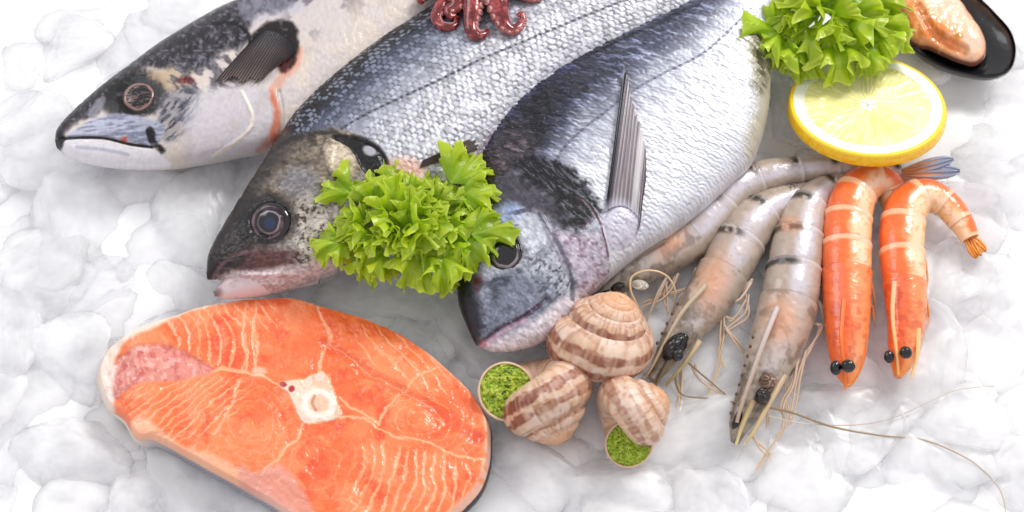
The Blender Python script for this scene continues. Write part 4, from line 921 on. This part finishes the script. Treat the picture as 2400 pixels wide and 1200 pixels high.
strand(p1, 'antenna', [(1390, 716, 70), (1350, 726, 90), (1290, 735, 130), (1250, 760, 140)], 2, 1.2, (190, 180, 176), n=80)
strand(p3, 'antenna', [(1735, 1040, 40), (1715, 1050, 30), (1690, 1070, 24)], 1.8, 1.0, (200, 196, 190), n=50)
strand(p3, 'antenna', [(1745, 1044, 40), (1738, 1062, 30), (1728, 1080, 24)], 1.8, 1.0, (200, 196, 190), n=50)

# ------------------------------------------------------------------ snails
def snail(label, px, py, z, size, apex, front, seed, fill, darkness=1.0, turns=5.5, prod=(180, 174)):
    A = cam_dir(np.array(apex, float)); A /= np.linalg.norm(A); Nn = cam_dir(np.array(front, float)); Nn -= A * (Nn @ A); Nn /= np.linalg.norm(Nn)
    Xd = -np.cross(Nn, A)
    root = thing('snail_shell', px, py, 0, label, 'snail shell', 'stuffed snail shells')
    k = math.log(1.52) / (2 * math.pi); n, m = 620, 150
    th = np.linspace(-turns * 2 * np.pi, 0, n); ph = np.linspace(0, 2 * np.pi, m, endpoint=False)
    sc_ = np.exp(k * th)[:, None]; flare = 1 - 0.10 * sst(-1.4, 0, th)[:, None]
    R0, a, b, h = 0.57, 0.50, 0.52, 1.12
    sr = sc_ ** 0.86; sz = sc_ ** 1.22
    cx = sr * (R0 * (1 - 0.10 * sst(-1.4, 0, th)[:, None]) + a * np.cos(ph)[None] * flare); cz = -h * sz + sr * b * np.sin(ph)[None] * flare
    rib = 0.004 * np.sin(th[:, None] * 38 + 3 * fbm(th * 3, th * 0, seed)[:, None]) * sc_
    cx = cx + rib * np.cos(ph)[None]; cz = cz + rib * np.sin(ph)[None]
    c0 = G(px, py, z); off = 0.98 * A * size
    P = c0 + off + size * ((cx * np.cos(th)[:, None])[..., None] * Xd + (cx * np.sin(th)[:, None])[..., None] * Nn + cz[..., None] * A)
    TT = np.repeat(th, m); PH = np.tile(ph, n); dg = np.degrees(PH) % 360
    nn = fbm(TT * 9 + 60, PH * 0.6, seed); n2 = fbm(TT * 2.5 + 60, PH * 2, seed + 3); n3 = fbm(TT * 30 + 200, PH * 3, seed + 5, 2)
    c = np.tile(C(214, 178, 150), (n * m, 1))
    c = mix(c, (226, 204, 190), sst(0.4, 0.7, n2) * 0.7)
    band = np.zeros(n * m)
    for b0, wd, st in ((60, 9, 0.35), (18, 12, 0.8), (335, 17, 1.0), (95, 6, 0.2)):
        dd = np.abs((dg - b0 + 180) % 360 - 180) + (n2 - 0.5) * 26 + (nn - 0.5) * 14; band = np.maximum(band, st * (1 - sst(wd * 0.7, wd, dd)))
    fade = sst(-22, -9, TT)
    c = mix(c, (130, 78, 62), band * (0.45 + 0.6 * sst(0.35, 0.55, nn)) * darkness * (0.25 + 0.75 * fade))
    c = mix(c, (238, 220, 204), sst(0.55, 0.72, nn) * 0.45); c = mix(c, (160, 110, 86), sst(0.52, 0.75, fbm(TT * 26 + 200, PH * 1.2, seed + 5, 3)) * 0.5); c = mix(c, (232, 206, 190), sst(0.5, 0.7, fbm(TT * 5 + 90, PH * 3 + 9, seed + 15)) * 0.4)
    c = mix(c, (220, 160, 120), (1 - fade) * 0.6)
    c = mix(c, (238, 206, 176), sst(-0.12, -0.03, TT) * 0.9)
    shell = mk('shell', P.reshape(-1, 3), gridf(n, m, True), c, SNAIL, root, 0.38 + 0.2 * n3, 0, bvh=True)
    if fill:
        ring = P[-1]; pc = P[-6]; ce = ring.mean(0); rg = np.linspace(0, 1, 60) ** 0.8
        Pf = ce + (ring[None] - ce) * (rg[:, None, None] * 0.985)
        xx = (rg[:, None] * np.cos(ph)[None]).ravel(); yy = (rg[:, None] * np.sin(ph)[None]).ravel()
        nz = fbm(xx * 9 + 30, yy * 9 + 30, seed + 1); nf = fbm(xx * 26 + 30, yy * 26 + 30, seed + 2, 3)
        Pf = Pf + Nn * (size * (0.075 * np.sqrt(1 - rg[:, None] ** 2 * 0.99) + 0.10 * (nz.reshape(60, m) - 0.5) + 0.05 * (nf.reshape(60, m) - 0.5)) - size * 0.035)[..., None]
        cf = mix(np.tile(C(166, 188, 62), (60 * m, 1)), (196, 208, 92), sst(0.45, 0.7, nz)); cf = mix(cf, (124, 152, 40), sst(0.55, 0.68, nf) * 0.6)
        cf = mix(cf, (38, 50, 20), sst(0.70, 0.76, fbm(xx * 17 + 90, yy * 17 + 90, seed + 8, 2)) * 0.9)
        lipP = np.vstack([ring, ring[:1]]); V, F, tr = tube(lipP, size * (0.016 + 0.008 * vnoise(np.arange(m + 1) * 0.13, np.zeros(m + 1), seed)), 12); mk('lip', V, F, (226, 194, 164), SNAIL, root, 0.4)
        mk('herb_filling', Pf.reshape(-1, 3), gridf(60, m, True), cf, HERB, root, 0.45, 0)
    return root
snail('brown banded snail shell filled with green herb butter, touching the salmon steak', 1262, 908, 94, 136, (0.36, -0.85, 0.05), (0.10, 0.22, 0.92), 5, True)
snail('largest snail shell with its cone upward and no filling showing, under the sea bream mouth', 1412, 806, 98, 131, (0.30, 0.80, 0.42), (0.25, -0.3, -0.85), 15, True)
snail('smallest pale snail shell with green filling facing down, lowest of the three', 1462, 980, 78, 110, (0.84, 0.42, 0.0), (-0.55, -0.15, 0.75), 25, True, 0.55)

# ------------------------------------------------------------------ mussel
ms = thing('mussel', 2240, 60, 0, 'open black mussel half shell holding orange meat in the top right corner', 'mussel')
MO = [(2078, -20), (2086, 25), (2112, 78), (2152, 124), (2205, 156), (2270, 176), (2330, 181), (2368, 162), (2380, 118), (2368, 75), (2335, 35), (2290, -8), (2235, -50), (2160, -70), (2100, -60)]
q, r, c0 = radial(MO, 220, 60, 0); qf = q.reshape(-1, 2); rr = np.repeat(r, 220)
P = G(qf[:, 0], qf[:, 1], 70); P[:, 2] = 74 - 52 * np.sqrt(np.maximum(1 - rr ** 2.2, 0)) + 2 * (fbm(qf[:, 0] / 20, qf[:, 1] / 20, 3) - 0.5)
Pb = P.copy(); Pb[:, 2] = 70 - 64 * np.sqrt(np.maximum(1 - rr ** 2.4, 0)); Pb[:, :2] = Pb[:, :2].mean(0) + (Pb[:, :2] - Pb[:, :2].mean(0)) * 1.01
F = gridf(60, 220, True); nn = len(P); j = np.arange(220); k = (j + 1) % 220; b0 = 59 * 220
gr = 0.5 + 0.5 * np.sin(rr * 90 + 3 * fbm(qf[:, 0] / 40, qf[:, 1] / 40, 2))
cM = mix(np.tile(C(10, 11, 18), (nn, 1)), (28, 32, 50), gr * 0.25 + 0.3 * sst(0.5, 0.7, fbm(qf[:, 0] / 30, qf[:, 1] / 30, 8))); cM = mix(cM, (12, 12, 16), sst(0.96, 0.99, rr))
mk('shell', np.vstack([P, Pb]), np.vstack([F, F[:, ::-1] + nn, np.stack([b0 + j, b0 + k, b0 + k + nn, b0 + j + nn], -1)]), np.vstack([cM, cM]), GLOSS, ms, 0.3, bvh=True)
ME = [(2098, -30), (2100, 30), (2118, 78), (2150, 102), (2180, 108), (2215, 124), (2255, 140), (2290, 143), (2312, 122), (2310, 85), (2288, 42), (2256, 0), (2215, -35), (2150, -50)]
q, r, c0 = radial(ME, 240, 90, 0); qf = q.reshape(-1, 2); rr = np.repeat(r, 240); x, y = qf.T
f1 = fbm(x / 40, y / 40, 31); f2 = fbm(x / 12, y / 12, 33)
P = G(x, y, 66); groove = stroke(qf, [(2150, 30), (2175, 75), (2215, 105), (2260, 125)], 6, 12)
P[:, 2] = 46 + 50 * np.sqrt(np.maximum(1 - rr ** 2.4, 0)) + 18 * (f1 - 0.5) + 2.5 * (f2 - 0.5) - 8 * groove
cm = mix(np.tile(C(246, 190, 156), (len(x), 1)), (228, 136, 70), poly(qf, [(2100, 20), (2130, 80), (2180, 110), (2230, 120), (2250, 90), (2190, 50), (2140, 10)], 16, 10) * 0.75)
cm = mix(cm, (244, 200, 176), ell(qf, 2230, 40, 60, 34, 45, 0.5) * 0.8); cm = mix(cm, (236, 206, 186), ell(qf, 2278, 108, 22, 28, 30, 0.4) * 0.8)
cm = mix(cm, (120, 70, 44), poly(qf, [(2085, -40), (2112, -40), (2118, 20), (2130, 70), (2110, 70)], 9, 6) * 0.6); cm = mix(cm, (190, 110, 60), groove * 0.6)
cm = mix(cm, (150, 120, 60), ell(qf, 2243, 98, 10, 6, 0, 0.5) * 0.6); cm = mix(cm, (120, 76, 66), sst(0.955, 0.985, rr) * 0.7); cm = mix(cm, (250, 214, 190), sst(0.6, 0.75, f2) * 0.35)
mk('meat', P.reshape(-1, 3), gridf(90, 240, True), cm, WET, ms, 0.2, 0)

# ------------------------------------------------------------------ lemon slice
lm = thing('lemon_slice', 2032, 262, 30, 'thick round lemon slice propped on the prawn tails with lettuce over its far edge', 'lemon')
ce = G(2032, 255, 112); tl = math.radians(-15)
ex = np.array([1.0, 0, 0]); ey = np.array([0, math.cos(tl), math.sin(tl)]); ez = np.cross(ex, ey); RX, RY, TK = 186, 184, 30
m = 420; th = np.linspace(0, 2 * np.pi, m, endpoint=False)
rr = np.linspace(0, 1, 170); R_, T_ = np.meshgrid(rr, th, indexing='ij'); R_, T_ = R_.ravel(), T_.ravel()
lx, ly = R_ * np.cos(T_), R_ * np.sin(T_)
fl = fbm(lx * 3 + 9, ly * 3 + 9, 4); nseg = 9; sa = (T_ + 0.22 * np.sin(T_ * 3 + 1)) / (2 * np.pi) * nseg + 0.2; dm = np.abs(sa - np.round(sa)) * 2 * np.pi / nseg * R_ + 0.03 * (fl - 0.5)
rp = 0.80 + 0.012 * (fbm(np.cos(T_) * 4 + 9, np.sin(T_) * 4 + 9, 7) - 0.5) * 2 - 0.03 * (1 - sst(0, 0.05, dm))
pulp = sst(rp + 0.012, rp - 0.012, R_)
ves = fbm(np.cos(T_) * 9 + 30 + sa * 7, R_ * 3.2 + 4 * np.sin(T_), 12, 3); ves2 = sst(0.42, 0.62, fbm(T_ * 13, R_ * 4.5, 14, 3))
c = mix(np.tile(C(250, 246, 234), (len(R_), 1)), (244, 236, 178), pulp); c = mix(c, (240, 226, 138), pulp * ves2 * 0.4); c = mix(c, (250, 244, 200), pulp * sst(0.55, 0.75, ves) * 0.7)
c = mix(c, (250, 244, 212), pulp * (1 - sst(0.004, 0.02, dm)) * 0.5); c = mix(c, (226, 222, 120), pulp * sst(0.5, 0.7, fbm(lx * 4 + 30, ly * 4 + 30, 44)) * 0.35)
core = sst(0.13, 0.08, R_ + 0.03 * np.cos(T_ * 7) + 0.05 * (fl - 0.5)); c = mix(c, (252, 250, 244), core)
c = mix(c, (246, 206, 60), sst(0.935, 0.955, R_))
hz = TK / 2 + pulp * (-2.0 + 3.5 * (ves - 0.5) + 2.2 * (ves2 - 0.5)) - 5 * sst(0.975, 1.0, R_) ** 2
P = ce + (RX * lx)[:, None] * ex + (RY * ly)[:, None] * ey + hz[:, None] * ez
tc_ = mk('pulp', P, gridf(170, m, True), c, LEMON, lm, 0.22 + 0.15 * ves, 0)
hs = np.linspace(0, 1, 26); SK = []
ns_ = fbm(np.cos(th) * 30 + 40, np.sin(th) * 30 + 40, 3)
for h in hs:
    bul = 1 + 0.018 * math.sin(h * math.pi * 0.8) ; pit = fbm(th * 42, np.full(m, h * 5), 9, 2)
    z = TK / 2 - 5 - (TK - 5) * h
    SK.append(ce + (RX * np.cos(th) * (bul + 0.004 * (pit - 0.5)))[:, None] * ex + (RY * np.sin(th) * (bul + 0.004 * (pit - 0.5)))[:, None] * ey + z * ez)
SK = np.array(SK); pr = fbm(np.tile(th * 30, 26), np.repeat(hs * 4, m), 19, 3)
cr = mix(np.tile(C(248, 184, 14), (26 * m, 1)), (250, 206, 40), sst(0.3, 0.7, pr))
mk('rind', SK.reshape(-1, 3), gridf(26, m, True), cr, LEMON, lm, 0.3, 0)

# ------------------------------------------------------------------ lettuce
def lettuce(label, leaves, seed, cen, zc, px, py):
    root = thing('lettuce', px, py, 0, label, 'lettuce', 'frilly lettuce bunches')
    r0 = np.random.RandomState(seed)
    for i, (bx, by, dirr, L, elev, z) in enumerate(leaves):
        n, m = 50, 230
        rr = np.linspace(0, 1, n)[:, None]; u = np.linspace(-1, 1, m)[None, :]
        Wd = math.radians(75 + 30 * r0.rand()); f = 0.7 + 0.7 * r0.rand(); ph = r0.rand() * 6.28; A = L * (0.30 + 0.14 * r0.rand()); sd = r0.rand() * 90
        uu = u + 0.22 * (vnoise(u * 2.2 + sd, u * 0 + 3, 2) - 0.5)
        tf = uu * 4.4 + 1.6 * (vnoise(u * 3 + sd, u * 0, 7) - 0.5); tri = 1 - np.abs((tf % 1) - 0.5) * 2
        teeth = tri ** 1.4 * (0.35 + 0.9 * vnoise(np.floor(tf) * 3.7 + sd, u * 0 + 1, 5)) + 0.30 * (1 - np.abs(((tf * 3.1) % 1) - 0.5) * 2)
        lobe = 0.30 * (vnoise(u * 2.6 + sd, u * 0 + 8, 9) - 0.5)
        rad = L * rr * (1 + (lobe + 0.24 * (teeth - 0.5)) * sst(0.5, 1, rr)) * (1 - 0.22 * np.abs(u) ** 3)
        ang = u * Wd; F1 = 2 * np.pi * f * uu + ph + 0.5 * rr
        tang = -0.42 * A * rr ** 2.5 * np.sin(2 * F1) - 0.30 * A * rr ** 5 * np.sin(5.4 * F1 + 2.6)
        nz = A * rr ** 1.7 * np.sin(F1) + A * 0.42 * rr ** 4 * np.sin(2.7 * F1 + 1.3) + 0.10 * A * rr ** 7 * np.sin(F1 * 6.3 + ph) + 0.3 * A * rr * (fbm(rr * 3 + u * 0 + sd, u * 3 + rr * 0 + 9, seed + i) - 0.5)
        curl = L * (0.30 * rr - 0.50 * rr ** 3)
        lx = rad * np.cos(ang * 0.85); ly = rad * np.sin(ang) * 0.9 + tang
        d = math.radians(dirr); e = math.radians(elev)
        er = np.array([math.cos(d) * math.cos(e), math.sin(d) * math.cos(e), math.sin(e)]); et = np.array([-math.sin(d), math.cos(d), 0.0]); en = np.cross(er, et)
        P = G(bx, by, z) + lx[..., None] * er + ly[..., None] * et + (nz + curl)[..., None] * en
        RR = np.repeat(rr, m, 1).ravel(); UU = np.repeat(u, n, 0).ravel()
        vein = (1 - sst(0.01, 0.05, np.abs(UU) * RR)) + 0.5 * (1 - sst(0.02, 0.10, np.abs(((UU * 3.5) % 1) - 0.5))) * sst(0.9, 0.3, RR)
        nn = fbm(RR * 6 + i, UU * 6 + 9, seed)
        c = mix(np.tile(C(158, 192, 56), (n * m, 1)), (190, 210, 62), sst(0.25, 0.9, RR)); c = mix(c, (214, 226, 110), sst(0.94, 0.99, RR) * 0.8)
        c = mix(c, (206, 216, 120), np.clip(vein, 0, 1) * 0.35); c = mix(c, (136, 178, 44), sst(0.5, 0.7, nn) * 0.3)
        c = c * (0.97 + 0.10 * r0.rand())
        F = gridf(n, m); bot = P.reshape(-1, 3)
        nv = np.cross(np.gradient(P, axis=0), np.gradient(P, axis=1)).reshape(-1, 3); nv /= np.linalg.norm(nv, axis=1)[:, None] + 1e-6
        o = mk('leaf', bot, F, c, LEAF, root, 0.35, 0)
    return root
r0 = np.random.RandomState(3)
leaves = []
# outer ring pointing outwards, inner ring steeper
cx0, cy0 = 955, 535
def ring_leaves(cx, cy, ax, ay, cnt, L, elev, z, fr, ph=0, jit=8):
    out = []
    for k in range(cnt):
        a = ph + 2 * math.pi * k / cnt + r0.uniform(-0.15, 0.15)
        out.append((cx + ax * fr * math.cos(a) + r0.uniform(-jit, jit), cy - ay * fr * math.sin(a) + r0.uniform(-jit, jit), math.degrees(a) + r0.uniform(-50, 50), L * r0.uniform(0.7, 1.2), elev + r0.uniform(-16, 16), z + r0.uniform(-12, 12)))
    return out
leaves += ring_leaves(945, 530, 165, 78, 16, 70, 10, 178, 0.84, 0.2)
leaves += ring_leaves(950, 520, 175, 92, 15, 68, 34, 196, 0.56, 0.5)
leaves += ring_leaves(950, 520, 170, 90, 11, 62, 55, 208, 0.28, 0.1)
leaves += ring_leaves(945, 525, 60, 40, 5, 58, 66, 212, 0.5, 0.1) + [(950, 535, 100, 52, 60, 205), (930, 545, 220, 52, 50, 205)]
leaves += [(1105, 550, 5, 88, 4, 222), (1090, 575, -25, 66, 6, 210), (1030, 600, -60, 80, 6, 195), (1055, 430, 50, 88, 18, 205), (1080, 460, 10, 76, 15, 212), (825, 455, 150, 72, 15, 214), (800, 570, 200, 62, 10, 200)]
lettuce('frilly green lettuce bunch lying across the heads of the sea bass and sea bream', leaves, 11, None, 0, 960, 540)
r0 = np.random.RandomState(8)
lv = ring_leaves(1925, 50, 165, 85, 13, 88, 8, 158, 0.66, 0.1) + ring_leaves(1930, 40, 150, 70, 11, 84, 35, 182, 0.38, 0.5) + ring_leaves(1930, 30, 120, 60, 6, 78, 62, 196, 0.15)
lv += [(1825, 70, 190, 95, 8, 185), (2030, 70, -10, 95, 8, 165), (1835, 95, -115, 70, -4, 178), (2030, 15, 20, 90, 10, 165), (2030, 120, -55, 60, 0, 165)]
lettuce('frilly green lettuce bunch between the lemon slice and the mussel at the top', lv, 21, None, 0, 1930, 60)

# ------------------------------------------------------------------ octopus
oc = thing('octopus', 1120, -20, 150, 'small dark red octopus with curled arms on the back of the sea bass', 'octopus')
def arm(pts, sucker_side=1, seed=1):
    p = np.array(pts, float)
    zs = np.array([cast(a[0], a[1], ['body'], 60)[0][2] for a in p]) + p[:, 2] * 0.75 + p[:, 3]
    R = resamp(np.column_stack([p[:, 0], p[:, 1], zs, p[:, 2]]), 150)
    P3 = G(R[:, 0], R[:, 1], R[:, 2]); V, F, tr = tube(P3, R[:, 3], 36, 0.9)
    q = Q(V); n = fbm(q[:, 0] / 9, q[:, 1] / 9, seed); n2 = fbm(q[:, 0] / 4, q[:, 1] / 4, seed + 2)
    c = mix(np.tile(C(120, 46, 50), (len(V), 1)), (176, 92, 90), sst(0.4, 0.7, n)); c = mix(c, (70, 22, 28), sst(0.55, 0.75, n2) * 0.5)
    ang = np.concatenate([np.tile(np.linspace(0, 2 * np.pi, 36, endpoint=False), 150), [0, 0]])
    c = mix(c, (206, 140, 132), sst(0.2, 0.8, np.cos(ang) * sucker_side) * 0.5)
    a = mk('arm', V, F, c, WET, oc, 0.15, tris=tr)
    T = np.gradient(P3, axis=0); T /= np.linalg.norm(T, axis=1)[:, None]; B = np.cross(T, [0, 0, 1.0]); B /= np.linalg.norm(B, axis=1)[:, None] + 1e-6
    parts = []; step = 0.0; i = 6
    while i < 146:
        rd = R[i, 3]; sr = rd * 0.34
        for sgn in (0.35,):
            c0 = P3[i] + sucker_side * B[i] * rd * 0.86 + np.array([0, 0, 1]) * rd * 0.45
            ax = sucker_side * B[i] * 0.8 + np.array([0, 0, 0.6]); ax /= np.linalg.norm(ax)
            pth = np.array([c0 - ax * sr * 0.6, c0 + ax * sr * 0.1, c0 + ax * sr * 0.45, c0 + ax * sr * 0.5, c0 + ax * sr * 0.3])
            parts.append(tube(pth, np.array([0.8, 1.0, 1.0, 0.75, 0.45]) * sr, 12))
        L = np.linalg.norm(P3[min(i + 1, 149)] - P3[i]) + 1e-3; i += max(2, int(sr * 2.3 / L))
    if parts:
        V, F, tr = tubes(parts); s = mk('suckers', V, F, (216, 156, 150), WET, a, 0.2, tris=tr); s['kind'] = 'stuff'
arm([(1140, -70, 34, 26), (1158, -20, 31, 20), (1166, 10, 27, 12), (1172, 36, 22, 5), (1182, 58, 17, 2), (1198, 70, 14, 0), (1215, 64, 12, 0), (1226, 48, 9, 2), (1222, 33, 7, 6), (1212, 36, 5, 9)], 1, 3)
arm([(1100, -60, 32, 22), (1108, -10, 27, 16), (1108, 25, 23, 8), (1104, 52, 19, 2), (1106, 72, 16, 0), (1120, 84, 13, 0), (1136, 80, 9, 2), (1142, 70, 5, 4)], -1, 5)
arm([(1060, -50, 30, 22), (1050, -8, 24, 14), (1034, 18, 18, 6), (1022, 40, 14, 0), (1030, 58, 11, 0), (1050, 64, 10, 0), (1068, 58, 7, 0), (1072, 40, 5, 2)], -1, 7)
arm([(1080, -50, 28, 30), (1072, -5, 24, 20), (1068, 14, 18, 16), (1052, 24, 13, 14), (1056, 38, 9, 10), (1068, 36, 6, 8)], -1, 17)
arm([(1050, -55, 26, 30), (1012, -25, 19, 20), (990, -6, 14, 12), (984, 6, 9, 6)], -1, 9)
arm([(1170, -55, 26, 24), (1205, -28, 19, 10), (1238, -8, 14, 2), (1262, -4, 9, 0), (1272, -14, 5, 2)], 1, 11)
q, r, c0 = radial([(1040, -140), (1020, -90), (1040, -50), (1100, -35), (1160, -45), (1190, -90), (1180, -150), (1120, -190)], 60, 30, 0)
P = G(q[..., 0], q[..., 1], 210).reshape(-1, 3); P[:, 2] = 190 + 70 * np.sqrt(np.maximum(1 - np.repeat(r, 60) ** 2, 0))
mk('mantle', P, gridf(30, 60, True), (130, 52, 56), WET, oc, 0.2)
